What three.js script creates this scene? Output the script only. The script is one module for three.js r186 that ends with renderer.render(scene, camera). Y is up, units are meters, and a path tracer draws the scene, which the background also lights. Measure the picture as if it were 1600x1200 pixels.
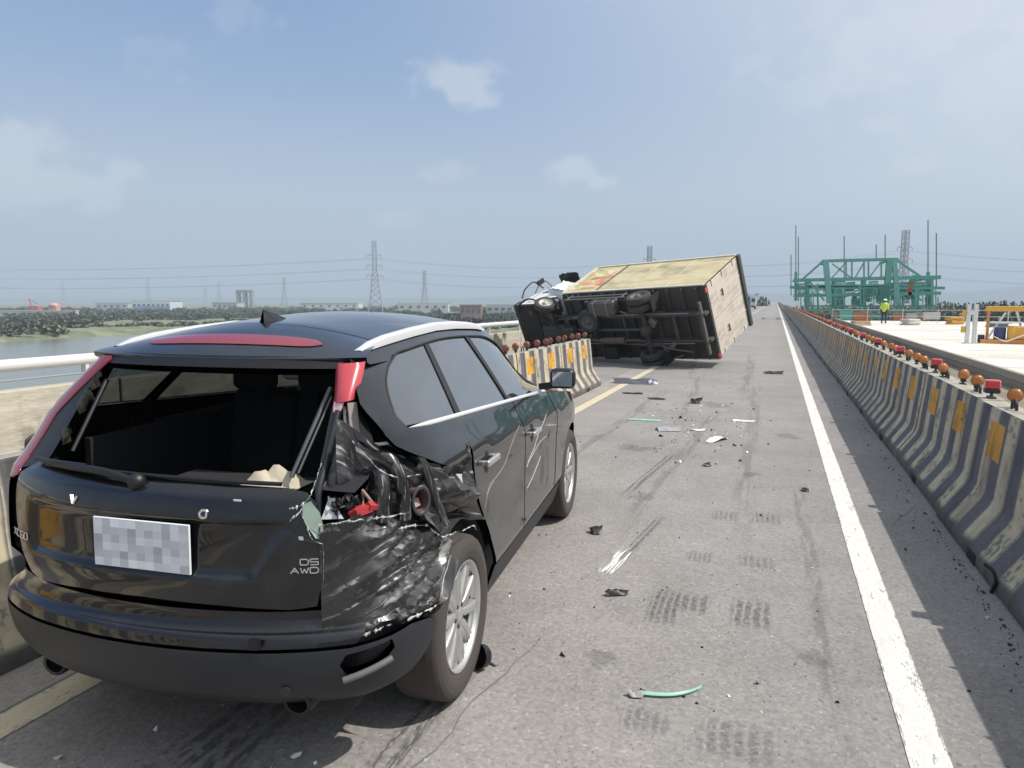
import * as THREE from 'three';
import { mergeGeometries, toCreasedNormals } from 'three/addons/utils/BufferGeometryUtils.js';
import { RoundedBoxGeometry } from 'three/addons/geometries/RoundedBoxGeometry.js';
import { MarchingCubes } from 'three/addons/objects/MarchingCubes.js';

// ---------------------------------------------------------------- camera, sky, sun, exposure
const scene = new THREE.Scene();
const F_PX = 1090, EYE = 1.81, PITCH = 0.118705, YAW = 0.359851;       // focal length in photo pixels, eye height, tilt, turn to the left of the road
const camera = new THREE.PerspectiveCamera(2 * Math.atan(600 / F_PX) * 180 / Math.PI, 4 / 3, 0.05, 20000);
camera.position.set(0, EYE, 0);
camera.rotation.order = 'YXZ';
camera.rotation.set(-PITCH, YAW, 0);
const SUN = new THREE.Vector3(0.72, 1, -0.07).normalize();
const sun = new THREE.DirectionalLight(new THREE.Color(1, 0.95, 0.87), 4.75);
sun.position.copy(SUN).multiplyScalar(120);
sun.castShadow = true;
sun.shadow.mapSize.set(4096, 4096);
Object.assign(sun.shadow.camera, { left: -60, right: 60, top: 60, bottom: -60, near: 1, far: 300 });
sun.shadow.radius = 1.2;
scene.add(sun, sun.target);
const renderer = new THREE.WebGLRenderer();
renderer.toneMapping = THREE.LinearToneMapping;
renderer.toneMappingExposure = 1.0;
renderer.shadowMap.enabled = true;

// ---------------------------------------------------------------- numbers and noise
const clamp = (x, a = 0, b = 1) => Math.min(b, Math.max(a, x));
const sstep = (a, b, x) => { const t = clamp((x - a) / (b - a)); return t * t * (3 - 2 * t); };
const lerp = (a, b, t) => a + (b - a) * t;
const itp = (x, xs, ys) => {
  if (x <= xs[0]) return ys[0];
  for (let i = 1; i < xs.length; i++) if (x <= xs[i]) return lerp(ys[i - 1], ys[i], (x - xs[i - 1]) / (xs[i] - xs[i - 1]));
  return ys[ys.length - 1];
};
function mulberry(a) { return () => { a |= 0; a = a + 0x6D2B79F5 | 0; let t = Math.imul(a ^ a >>> 15, 1 | a); t = t + Math.imul(t ^ t >>> 7, 61 | t) ^ t; return ((t ^ t >>> 14) >>> 0) / 4294967296; }; }
const hash3 = (x, y, z) => { let h = Math.imul(x, 374761393) + Math.imul(y, 668265263) + Math.imul(z, 2147483647 ^ 0x5bd1e995) | 0; h = Math.imul(h ^ h >>> 13, 1274126177); return ((h ^ h >>> 16) >>> 0) / 4294967296; };
// value noise of x,y with a seed; px,py wrap the lattice so that tiles join
const PERM = new Uint8Array(512), VAL = new Float64Array(256);
{ const r = mulberry(99); for (let i = 0; i < 256; i++) { PERM[i] = i; VAL[i] = r(); } for (let i = 255; i > 0; i--) { const j = (r() * (i + 1)) | 0, t = PERM[i]; PERM[i] = PERM[j]; PERM[j] = t; } for (let i = 0; i < 256; i++) PERM[i + 256] = PERM[i]; }
function noise(x, y, seed = 0, px = 0, py = 0) {
  let xi = Math.floor(x), yi = Math.floor(y); const xf = x - xi, yf = y - yi;
  const u = xf * xf * xf * (xf * (6 * xf - 15) + 10), v = yf * yf * yf * (yf * (6 * yf - 15) + 10);
  let x1 = xi + 1, y1 = yi + 1;
  if (px) { xi = ((xi % px) + px) % px; x1 = ((x1 % px) + px) % px; } if (py) { yi = ((yi % py) + py) % py; y1 = ((y1 % py) + py) % py; }
  const s = PERM[(seed * 13) & 255], a = PERM[s + (yi & 255)] + ((yi >> 8) * 37 & 255) & 255, b = PERM[s + (y1 & 255)] + ((y1 >> 8) * 37 & 255) & 255;
  xi += (xi >> 8) * 91; x1 += (x1 >> 8) * 91;
  const c00 = VAL[PERM[a + (xi & 255)]], c10 = VAL[PERM[a + (x1 & 255)]], c01 = VAL[PERM[b + (xi & 255)]], c11 = VAL[PERM[b + (x1 & 255)]];
  const p = c00 + (c10 - c00) * u, q = c01 + (c11 - c01) * u; return p + (q - p) * v;
}
function fbm(x, y, seed = 0, o = 4, px = 0, py = 0) {
  let s = 0, a = 0.5, n = 0;
  for (let i = 0; i < o; i++) { s += a * noise(x, y, seed + i * 17, px, py); n += a; a *= 0.5; x *= 2; y *= 2; px *= 2; py *= 2; }
  return s / n;
}

// ---------------------------------------------------------------- the sky: hazy air, whiter towards the sun, thin clouds
{
  const W = 2048, H = 1024, d = new Float32Array(W * H * 4), dir = new THREE.Vector3();
  const sp = [[0, [.47, .565, .665]], [3, [.46, .565, .685]], [8, [.47, .58, .715]], [16, [.29, .43, .665]], [30, [.11, .24, .54]], [60, [.2, .31, .54]], [90, [.17, .27, .5]]];
  // direction of a photo pixel, for the clouds that can be seen
  const pix = (u, v) => new THREE.Vector3((u - 800) / F_PX, (600 - v) / F_PX, -1).normalize().applyEuler(new THREE.Euler(-PITCH, YAW, 0, 'YXZ'));
  const clouds = [[728, 128, 62, 30, .62], [752, 118, 30, 14, .3], [902, 272, 56, 24, .6], [694, 270, 46, 16, .34], [622, 340, 34, 15, .3], [262, 84, 42, 26, .16], [380, 18, 40, 24, .2],
    [10, 240, 66, 36, .55], [62, 276, 100, 34, .45], [150, 300, 62, 18, .34], [-90, 250, 120, 50, .5], [1450, 60, 170, 70, .3], [1560, 20, 170, 60, .5], [1330, 50, 46, 26, .3], [1700, 90, 220, 90, .4], [1500, 8, 110, 26, .5]]
    .map(([u, v, w, h, s]) => { const c = pix(u, v), e = Math.asin(c.y), a = Math.atan2(c.x, -c.z); return { e, a, w: w / F_PX, h: h / F_PX, s }; });
  const xs = sp.map(q => q[0]), ch = [0, 1, 2].map(n => sp.map(q => q[1][n])); let row;
  for (let j = 0; j < H; j++) for (let i = 0; i < W; i++) {
    const el = ((j + .5) / H - .5) * Math.PI, th = ((i + .5) / W - .5) * 2 * Math.PI, k = (j * W + i) * 4;
    dir.set(Math.cos(th) * Math.cos(el), Math.sin(el), Math.sin(th) * Math.cos(el));
    const e = Math.max(el, 0) * 180 / Math.PI; if (!i) row = [0, 1, 2].map(n => itp(e, xs, ch[n]));
    const c = row.slice();
    const dt = dir.dot(SUN), w = .86 * sstep(-.06, .66, dt), glow = .9 * Math.pow(clamp(dt), 40) + .35 * Math.pow(clamp(dt), 8);
    const white = [.88, .92, .955];
    for (let n = 0; n < 3; n++) c[n] = lerp(c[n], white[n], w) + glow;
    const az = Math.atan2(dir.x, -dir.z);
    let cl = 0;
    if (el > 0) {
      for (const q of clouds) {
        let da = az - q.a; if (da > Math.PI) da -= 2 * Math.PI; if (da < -Math.PI) da += 2 * Math.PI;
        const r = (da * Math.cos(q.e) / q.w) ** 2 + ((el - q.e) / q.h) ** 2;
        if (r < 4) { const n = fbm(az * 26 + 7, el * 38, 3.1, 5); cl = Math.max(cl, q.s * sstep(.18, .95, 1.15 - r * .55 + (n - .5) * 2.3)); }
      }
      // the same thin, broken cloud goes on all round
      const far = sstep(.62, 1.1, Math.abs(Math.atan2(Math.sin(az + .36), Math.cos(az + .36))));
      if (far > 0) cl = Math.max(cl, far * .5 * sstep(.56, .8, fbm(az * 5 + 3, el * 9, 8.2, 5)) * sstep(.02, .2, el));
    }
    const cw = [.84, .86, .88];
    for (let n = 0; n < 3; n++) d[k + n] = lerp(c[n], Math.max(cw[n], c[n] * 1.12), cl * .62);
    if (el < 0) for (let n = 0; n < 3; n++) d[k + n] = lerp(d[k + n], [.2, .21, .2][n], sstep(0, -.12, el));
    d[k + 3] = 1;
  }
  const t = new THREE.DataTexture(d, W, H, THREE.RGBAFormat, THREE.FloatType);
  t.mapping = THREE.EquirectangularReflectionMapping; t.magFilter = THREE.LinearFilter; t.minFilter = THREE.LinearFilter; t.needsUpdate = true;
  scene.background = t; scene.environment = t;
}
scene.fog = new THREE.FogExp2(new THREE.Color(.74, .87, 1), 0.0006);

// ---------------------------------------------------------------- helpers
const V3 = (x, y, z) => new THREE.Vector3(x, y, z);
const lin = c => Array.isArray(c) ? new THREE.Color().setRGB(...c) : new THREE.Color(c);
const mat = (color, roughness = .8, metalness = 0, extra = {}) => new THREE.MeshStandardMaterial({ color: lin(color), roughness, metalness, side: THREE.DoubleSide, ...extra });
const pmat = (color, roughness, metalness, extra = {}) => new THREE.MeshPhysicalMaterial({ color: lin(color), roughness, metalness, side: THREE.DoubleSide, ...extra });
function dtex(W, H, fn, srgb = true, rep = [1, 1]) {
  const d = new Uint8Array(W * H * 4), o = [0, 0, 0];
  for (let j = 0; j < H; j++) for (let i = 0; i < W; i++) {
    const c = fn((i + .5) / W, (j + .5) / H, i, j, o), k = (j * W + i) * 4;
    if (typeof c === 'number') d[k] = d[k + 1] = d[k + 2] = clamp(c) * 255;
    else { d[k] = clamp(c[0]) * 255; d[k + 1] = clamp(c[1]) * 255; d[k + 2] = clamp(c[2]) * 255; }
    d[k + 3] = 255;
  }
  const t = new THREE.DataTexture(d, W, H, THREE.RGBAFormat);
  t.wrapS = t.wrapT = THREE.RepeatWrapping; t.magFilter = THREE.LinearFilter; t.minFilter = THREE.LinearMipmapLinearFilter; t.generateMipmaps = true;
  if (srgb) t.colorSpace = THREE.SRGBColorSpace;
  t.repeat.set(...rep); t.needsUpdate = true;
  return t;
}
const taken = {};
const numbered = n => { const k = taken[n] = (taken[n] ?? -1) + 1; return k ? `${n}_${String(k).padStart(3, '0')}` : n; };
function shade(o) { o.traverse(m => { if (m.isMesh) { m.castShadow = true; m.receiveShadow = true; } }); return o; }
function part(parent, name, geo, material, label) {
  const g = Array.isArray(geo) ? (geo.length > 1 ? mergeGeometries(geo.map(x => x.index ? x.toNonIndexed() : x)) : geo[0]) : geo;
  const m = new THREE.Mesh(g, material); m.name = name; m.castShadow = m.receiveShadow = true;
  if (label) m.userData.label = label;
  parent.add(m); return m;
}
function thing(name, label, category, pos = [0, 0, 0], turn = 0, group) {
  const o = new THREE.Group(); o.name = numbered(name); o.position.set(...pos); o.rotation.y = turn;
  o.userData = { label, category }; if (group) o.userData.group = group;
  scene.add(o); return o;
}
function solo(name, label, category, geo, material, group) {        // a thing that is one mesh
  const m = part(scene, numbered(name), geo, material); m.userData = { label, category }; if (group) m.userData.group = group; return m;
}
function structure(name, geo, material) { const m = part(scene, numbered(name), geo, material); m.userData = { kind: 'structure' }; return m; }
function stuff(name, label, category, o) { o.name = numbered(name); o.userData = { kind: 'stuff', label, category }; o.castShadow = o.receiveShadow = true; scene.add(o); return o; }
function dup(src, label) { const r = src.clone(); r.name = numbered(src.name.replace(/_\d{3}$/, '')); r.userData = { ...src.userData }; if (label) r.userData.label = label; scene.add(r); return r; }
const mv = (g, x = 0, y = 0, z = 0, rx = 0, ry = 0, rz = 0) => { if (rx) g.rotateX(rx); if (ry) g.rotateY(ry); if (rz) g.rotateZ(rz); return g.translate(x, y, z); };
const bx = (w, h, d, x = 0, y = 0, z = 0, rx = 0, ry = 0, rz = 0) => mv(new THREE.BoxGeometry(w, h, d), x, y, z, rx, ry, rz);
const rbx = (w, h, d, r, x = 0, y = 0, z = 0, rx = 0, ry = 0, rz = 0) => mv(new RoundedBoxGeometry(w, h, d, 2, r), x, y, z, rx, ry, rz);
function beam(p, q, w, h = w) {                                      // a square bar from p to q
  const a = V3(...p), b = V3(...q), L = a.distanceTo(b), g = new THREE.BoxGeometry(w, h, L);
  const m = new THREE.Matrix4().lookAt(a, b, Math.abs(b.y - a.y) > .98 * L ? V3(1, 0, 0) : V3(0, 1, 0)); m.setPosition(a.add(b).multiplyScalar(.5));
  return g.applyMatrix4(m);
}
function cyl(p, q, r, r2 = r, seg = 10, open = false) {
  const a = V3(...p), b = V3(...q), L = a.distanceTo(b), g = new THREE.CylinderGeometry(r2, r, L, seg, 1, open);
  g.applyQuaternion(new THREE.Quaternion().setFromUnitVectors(V3(0, 1, 0), b.clone().sub(a).normalize()));
  const c = a.add(b).multiplyScalar(.5); return g.translate(c.x, c.y, c.z);
}
const tube = (pts, r, seg = 24, rs = 8, closed = false) => new THREE.TubeGeometry(new THREE.CatmullRomCurve3(pts.map(p => V3(...p)), closed, 'catmullrom', .3), seg, r, rs, closed);
const lathe = (pts, seg = 32) => new THREE.LatheGeometry(pts.map(p => new THREE.Vector2(...p)), seg);
// rows of points -> a sheet (rows x columns)
function sheet(rows, uvf) {
  const n = rows.length, m = rows[0].length, pos = [], uv = [], idx = [];
  for (let i = 0; i < n; i++) for (let j = 0; j < m; j++) { pos.push(...rows[i][j]); uv.push(...(uvf ? uvf(i, j) : [j / (m - 1), i / (n - 1)])); }
  for (let i = 0; i < n - 1; i++) for (let j = 0; j < m - 1; j++) { const a = i * m + j, b = a + 1, c = a + m, d = c + 1; idx.push(a, b, d, a, d, c); }
  const g = new THREE.BufferGeometry(); g.setAttribute('position', new THREE.Float32BufferAttribute(pos, 3)); g.setAttribute('uv', new THREE.Float32BufferAttribute(uv, 2)); g.setIndex(idx); g.computeVertexNormals(); return g;
}
// a prism: an outline in the x-y plane pushed along z
function prism(outline, z0, z1, bevel = 0) {
  const s = new THREE.Shape(outline.map(p => new THREE.Vector2(...p)));
  const g = new THREE.ExtrudeGeometry(s, { depth: z1 - z0 - 2 * bevel, bevelEnabled: bevel > 0, bevelSize: bevel, bevelThickness: bevel, bevelSegments: 2, steps: 1 });
  return g.translate(0, 0, z0 + bevel);
}
// world place of a photo column at a given depth ahead of the camera (level ground distance)
const SY = Math.sin(YAW), CY = Math.cos(YAW);
const place = (u, fw, y = 0) => { const r = (u - 800) / F_PX * (fw * Math.cos(PITCH) + (EYE - y) * Math.sin(PITCH)); return [r * CY - fw * SY, y, -(fw * CY + r * SY)]; };

// ================================================================ THE SETTING
const rnd = mulberry(7);
// ---- ground, river
const GROUND = -7, WATER = -8.6;
const bankX = z => -168 - .12 * z + 10 * (fbm(z * .02, 3.3, 0, 3) - .5) * 2;       // the river's far bank (z counts ahead of the camera)
const isRiver = (x, z) => x > bankX(z) && z < 205 + .18 * x + 26 * (fbm(x * .014, 9.1, 0, 3) - .5);
{
  const xs = [], zs = [];
  for (let x = -420; x <= 160; x += 5) xs.push(x); for (let z = -160; z <= 420; z += 5) zs.push(z);
  const ext = [480, 600, 800, 1200, 2000, 3200, 4200];
  const X = [...ext.slice().reverse().map(v => -v), ...xs, ...ext.slice(0).map(v => v)], Z = [...ext.slice(2).reverse().map(v => -v), ...zs, ...ext];
  const rows = Z.map(z => X.map(x => {
    let near = 0; if (Math.abs(x) < 440 && z < 440) for (const [a, b] of [[0, 0], [6, 0], [-6, 0], [0, 6], [0, -6]]) near += isRiver(x + a, z + b) ? 1 : 0;
    const y = GROUND - near / 5 * 3.2 + (near ? 0 : .5 * (fbm(x * .05, z * .05, 1, 3) - .5));
    return [x, y, -z];
  }));
  const tg = dtex(512, 512, (u, v) => {
    const a = fbm(u * 6, v * 6, 1, 5, 6, 6), b = fbm(u * 30, v * 30, 4, 3, 30, 30), k = sstep(.42, .62, a);
    const c = k > .5 ? 1 : k * 2; return [lerp(.48, .40, c) + (b - .5) * .14, lerp(.49, .43, c) + (b - .5) * .14, lerp(.39, .32, c) + (b - .5) * .10];
  }, true, [1, 1]);
  structure('ground', sheet(rows, (i, j) => [X[j] / 40, Z[i] / 40]), mat([1, 1, 1], 1, 0, { map: tg }));
  const wb = dtex(512, 512, (u, v) => .55 * fbm(u * 20, v * 44, 2, 4, 20, 44) + .45 * fbm(u * 60, v * 90, 5, 2, 60, 90), false);
  const wg = new THREE.PlaneGeometry(900, 900, 1, 1).rotateX(-Math.PI / 2).translate(-150, WATER, 60);
  const uv = wg.attributes.uv; for (let i = 0; i < uv.count; i++) uv.setXY(i, uv.getX(i) * 60, uv.getY(i) * 60);
  structure('river_water', wg, mat([.16, .17, .155], .16, 0, { bumpMap: wb, bumpScale: .035 }));
}
// ---- this bridge: deck, asphalt, lines
const ROAD_L = -8.3, ROAD_R = 2.35, ROAD_END = 900;
const asphaltMap = dtex(1024, 1024, (u, v) => {
  const f1 = fbm(u * 150, v * 150, 1, 2, 150, 150), f2 = hash3((u * 1024) | 0, (v * 1024) | 0, 5), p = fbm(u * 5, v * 5, 3, 4, 5, 5), st = noise(u * 210, v * 210, 8, 210, 210);
  let g = .54 + (f1 - .5) * .115 + (f2 - .5) * .04 + (p - .5) * .08;
  if (st > .88) g += .10 * (st - .88) / .12 + .02; if (st < .09) g -= .09;
  return [g * 1.012, g * .992, g * .978];
});
const asphaltBump = dtex(1024, 1024, (u, v) => fbm(u * 150, v * 150, 1, 2, 150, 150) * .7 + .3 * noise(u * 210, v * 210, 8, 210, 210), false);
const asphalt = mat([1, 1, 1], .88, 0, { map: asphaltMap, bumpMap: asphaltBump, bumpScale: .002, vertexColors: true });
{
  const zs = []; for (let z = -14; z < 40; z += .35) zs.push(z); for (let z = 40; z < 120; z += 2) zs.push(z); zs.push(140, 180, 260, 400, 600, ROAD_END);
  const xs = []; for (let x = ROAD_L; x <= ROAD_R + .001; x += .355) xs.push(x);
  const g = sheet(zs.map(z => xs.map(x => [x, 0, -z])), (i, j) => [xs[j] / 2.6, zs[i] / 2.6]);
  const c = [], p = g.attributes.position;
  for (let i = 0; i < p.count; i++) {
    const x = p.getX(i), z = -p.getZ(i), n = fbm(x * .9 + 4, z * .35, 2, 4) - .5, m = fbm(x * .25, z * .06, 6, 3) - .5;
    // wheel tracks polished paler, oil band between them, dirty shoulder
    const tr = Math.exp(-(((x + 2.05) / .42) ** 2)) + Math.exp(-(((x + .35) / .42) ** 2)), sh = x > .9 ? .92 : 1, k = (.92 + n * .2 + m * .14 + tr * .03) * sh;
    c.push(k, k * (.985 + m * .02), k * (.965 + n * .03));
  }
  g.setAttribute('color', new THREE.Float32BufferAttribute(c, 3));
  structure('road_surface', g, asphalt);
  structure('bridge_deck', [bx(10.9, 1.3, 930, -3.05, -.66, -450), bx(6, 1.2, 930, -3.05, -1.9, -450)], mat([.36, .35, .33], .9));
  for (let k = 0; k < 8; k++) structure('bridge_pier', bx(5.4, 9, 2.2, -3.05, -6.9, 10 - 45 * k), mat([.36, .35, .33], .9));
}
const wornPaint = (r, g, b, seed) => dtex(256, 1024, (u, v) => {
  const n = fbm(u * 40, v * 160, seed, 3, 40, 160), q = fbm(u * 5, v * 24, seed + 3, 4, 5, 24), d = hash3((u * 256) | 0, (v * 1024) | 0, seed);
  let k = .93 + (n - .5) * .14 + (q - .5) * .12 + (d - .5) * .04; const chip = sstep(.655, .70, .5 * n + .5 * q + (Math.abs(u - .5) > .44 ? .10 : 0));
  return [lerp(r * k, .50, chip * .8), lerp(g * k, .49, chip * .8), lerp(b * k, .48, chip * .8)];
});
const roadLine = (x0, x1, z0, z1, name, m) => {
  const g = sheet([[[x0, .004, -z0], [x1, .004, -z0]], [[x0, .004, -z1], [x1, .004, -z1]]], (i, j) => [j, i * (z1 - z0) / 3]);
  return structure(name, g, m);
};
roadLine(.565, .722, -14, ROAD_END, 'white_edge_line', mat([1, 1, 1], .8, 0, { map: wornPaint(.88, .865, .84, 2) }));
roadLine(-3.12, -2.94, -14, ROAD_END, 'yellow_lane_line', mat([1, 1, 1], .8, 0, { map: wornPaint(.81, .765, .655, 9) }));
roadLine(-7.75, -7.6, -14, ROAD_END, 'white_edge_line', mat([1, 1, 1], .8, 0, { map: wornPaint(.88, .87, .85, 4) }));
// worn concrete strip that shows beside the yellow line
{
  const g = sheet(Array.from({ length: 60 }, (_, i) => { const z = -14 + i * .55; return [-3.50, -3.36, -3.14].map(x => [x, .0025, -z]); }), (i, j) => [j * .13, i * .2]);
  const c = []; for (let i = 0; i < g.attributes.position.count; i++) c.push(1.12, 1.08, 1.0);
  g.setAttribute('color', new THREE.Float32BufferAttribute(c, 3));
  structure('lane_margin', g, asphalt);
}
// ---- tyre scrub marks and skids: rubber on the asphalt
{
  const mk = (seed, stripes) => dtex(128, 256, (u, v) => {
    const s = .35 + .65 * (.5 + .5 * Math.sin(u * Math.PI * 2 * stripes + (noise(v * 6, 2, seed) - .5) * 1.4 + 2.4 * (fbm(u * 2, v * 2, seed + 3, 2) - .5))), e = sstep(0, .16, u) * sstep(1, .84, u) * sstep(0, .3, v) * sstep(1, .65, v);
    return clamp(sstep(.3, .75, s) * e * (.35 + .9 * fbm(u * 9, v * 14, seed, 3)) * sstep(.25, .6, fbm(u * 26, v * 60, seed + 5, 2)) * 1.2);
  }, false);
  const rub = (seed, stripes, op) => mat([.045, .045, .05], .75, 0, { alphaMap: mk(seed, stripes), transparent: true, opacity: op });
  const R = [rub(1, 5, .42), rub(2, 4, .42), rub(3, 6, .3), rub(4, 2, .45)];
  const mark = (x, z, w, l, turn, m) => structure('tyre_scrub_mark', new THREE.PlaneGeometry(w, l).rotateX(-Math.PI / 2).rotateY(turn).translate(x, .0045, -z), m);
  mark(-.55, 4.05, .20, .62, .03, R[0]); mark(-.40, 4.15, .22, .34, .0, R[1]); mark(-.06, 4.12, .26, .5, 0, R[0]); mark(-.44, 4.95, .2, .28, 0, R[2]); mark(-.05, 4.98, .26, .3, 0, R[2]);
  mark(-.33, 6.0, .24, .34, 0, R[2]); mark(.0, 6.05, .26, .4, 0, R[2]); mark(-.46, 2.86, .24, .22, 0, R[2]); mark(-.08, 2.85, .34, .34, 0, R[2]);
  mark(-.88, 5.25, .09, 1.5, -.1, R[3]); mark(-1.35, 2.2, .16, 1.9, .02, R[3]); mark(-2.05, 1.75, .42, 2.2, .03, R[0]); mark(-1.15, 7.4, .12, 2.6, -.09, R[3]);
  // long faint rubber tracks, oil drips and tar-sealed cracks
  const longT = dtex(64, 512, (u, v) => clamp(sstep(0, .3, u) * sstep(1, .7, u) * sstep(.38, .66, fbm(u * 4, v * 18, 5, 4)) * sstep(0, .1, v) * sstep(1, .8, v)), false), longM = mat([.06, .06, .062], .8, 0, { alphaMap: longT, transparent: true, opacity: .15 });
  for (const [x, z, l, t, w] of [[-.95, 8.6, 7.5, -.035, .2], [-2.1, 10.5, 9, -.02, .24], [-.25, 11, 12, .01, .26], [.3, 5.2, 5, .015, .14], [-1.45, 14, 9, .05, .22], [-.6, 20, 14, .02, .3], [-2.3, 22, 12, .1, .3]]) structure('tyre_track', new THREE.PlaneGeometry(w, l).rotateX(-Math.PI / 2).rotateY(t).translate(x, .0035, -z), longM);
  const oil = dtex(128, 128, (u, v) => { const d = Math.hypot(u - .5, v - .5) * 2 + (fbm(u * 5, v * 5, 3, 4) - .5) * 1.1; return sstep(.75, .45, d) * (.5 + .5 * fbm(u * 20, v * 20, 8, 2)); }, false), oilM = mat([.05, .048, .046], .55, 0, { alphaMap: oil, transparent: true, opacity: .22 });
  for (const [x, z, a, b] of [[-1.1, 6.3, .3, .5], [-.15, 7.6, .24, .4], [-1.6, 8.5, .5, .9], [.25, 3.7, .2, .3], [-.75, 3.3, .25, .3], [-.9, 12.5, .6, 1.4], [.2, 10, .4, .8], [-1.9, 1.9, .6, .5]]) structure('oil_stain', new THREE.PlaneGeometry(a, b).rotateX(-Math.PI / 2).rotateY(x * 3).translate(x, .003, -z), oilM);
  const tar = mat([.15, .148, .145], .7), rc = mulberry(12);
  for (const [x0, z0, x1, z1, n] of [[-1.33, 1.6, -1.12, 3.4, 14], [-.2, 13.2, .5, 13.5, 10], [-2.8, 8.9, -1.9, 9.15, 10], [.95, 6.2, 1.25, 6.9, 8]]) { const rows = [[], []]; for (let i = 0; i <= n; i++) { const t = i / n, x = lerp(x0, x1, t) + (rc() - .5) * .05, z = lerp(z0, z1, t) + (rc() - .5) * .05, w = .002 + .003 * rc(); rows[0].push([x - w, .0032, -z - w]); rows[1].push([x + w, .0032, -z + w]); } structure('sealed_crack', sheet(rows), tar); }
  // the pale scrape of a dragged part
  const sc = dtex(64, 128, (u, v) => clamp(sstep(.42, .7, fbm(u * 14, v * 3, 3, 3)) * sstep(0, .25, u) * sstep(1, .7, u) * sstep(0, .2, v) * sstep(1, .6, v) * 1.6), false);
  structure('scrape_mark', new THREE.PlaneGeometry(.15, .62).rotateX(-Math.PI / 2).rotateY(-.1).translate(-.97, .005, -4.68), mat([.75, .74, .72], .8, 0, { alphaMap: sc, transparent: true }));
}
// ---- parapet of this bridge on the river side: wall lengths, pipe rail, posts
const concreteMap = dtex(512, 512, (u, v) => {
  const a = fbm(u * 7, v * 7, 2, 5, 7, 7), b = fbm(u * 60, v * 60, 5, 2, 60, 60), s = fbm(u * 22, v * 2, 7, 3, 22, 2), g = .83 + (a - .5) * .2 + (b - .5) * .14 - .12 * sstep(.56, .72, s);
  return [g, g * .985, g * .95];
});
{
  const wallM = mat([.68, .64, .56], .9, 0, { map: concreteMap, bumpMap: concreteMap, bumpScale: .003 }), pipeM = mat([.62, .61, .58], .5), thin = mat([.3, .31, .32], .5);
  const p = thing('bridge_parapet', 'cream concrete parapet wall topped by a pale pipe rail beside the river', 'parapet', [-8.43, 0, 0]);
  for (let k = -2; k < 26; k++) part(p, 'wall_panel', rbx(.28, .75, 5.56, .015, -.14, .375, -(k * 5.6 - 1.35)), wallM);
  part(p, 'wall_panel', bx(.28, .75, 700, -.14, .375, -498.6), wallM);
  for (let k = -1; k < 9; k++) part(p, 'pipe_rail', cyl([-.14, 1.04, -(k * 16 + .02)], [-.14, 1.04, -(k * 16 + 15.96)], .075, .075, 14), pipeM);
  part(p, 'wire_rail', cyl([-.14, .86, 16], [-.14, .86, -150], .012, .012, 6), thin);
  for (let k = -4; k < 40; k++) part(p, 'rail_post', bx(.09, .3, .05, -.14, .89, -(k * 2.8 + 1.05)), pipeM);
}
// ---- the new bridge beside it: deck slab, tined top, kerb
{
  const tm = dtex(1024, 1024, (u, v) => {
    const s = fbm(u * 3, v * 70, 1, 3, 3, 70), t = fbm(u * 2, v * 16, 4, 4, 2, 16), b = fbm(u * 6, v * 6, 9, 4, 6, 6), f = fbm(u * 120, v * 120, 2, 2, 120, 120);
    const g = .80 + (s - .5) * .14 + (t - .5) * .30 + (b - .5) * .12 + (f - .5) * .08; return [g, g * .975, g * .925];
  });
  const g = sheet([[[4.75, .15, 20], [18, .15, 20]], [[4.75, .15, -66], [18, .15, -66]]], (i, j) => [j * 1.3, i * 8.6]);
  structure('new_bridge_deck_top', g, mat([1, 1, 1], .9, 0, { map: tm }));
  structure('new_bridge_deck', [bx(13.2, 1.1, 86, 11.375, -.404, -23), bx(6.5, 1.8, 86, 11.3, -1.85, -23)], mat([.44, .42, .38], .9, 0, { map: concreteMap }));
  structure('joint_strip', bx(2.35, .1, 86, 3.55, -.052, -23), mat([.30, .255, .2], .95, 0, { map: concreteMap }));
  structure('deck_kerb', bx(.12, .16, 86, 4.81, .235, -23), mat([.50, .49, .45], .9, 0, { map: concreteMap }));
  for (let k = 0; k < 2; k++) structure('bridge_pier', bx(5.4, 9, 2.4, 11.3, -6.9, -2 - 50 * k), mat([.4, .39, .36], .9));
}
// ---- hills
{
  const hill = (u0, u1, fw, hts, seed) => {
    const n = 90, rows = [[], [], []];
    for (let i = 0; i <= n; i++) {
      const t = i / n, u = lerp(u0, u1, t), hgt = itp(t, hts.map((_, k) => k / (hts.length - 1)), hts) * (1 + .12 * (fbm(t * 22, seed, 0, 4) - .5));
      rows[0].push(place(u, fw, -8)); rows[1].push(place(u, fw * 1.04, -8 + hgt * .7 * (1 + .2 * (fbm(t * 40, seed + 3, 0, 3) - .5)))); rows[2].push(place(u, fw * 1.12, -8 + hgt));
    }
    structure('hill_range', sheet(rows), mat([.075, .095, .06], 1));
  };
  hill(1300, 2600, 3000, [24, 55, 122, 150, 160, 150, 140], 3);
  hill(700, 1500, 3400, [20, 40, 55, 70, 48, 50, 34], 7);
  hill(-600, 800, 3700, [24, 28, 24, 32, 28, 24], 11);
}
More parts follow.
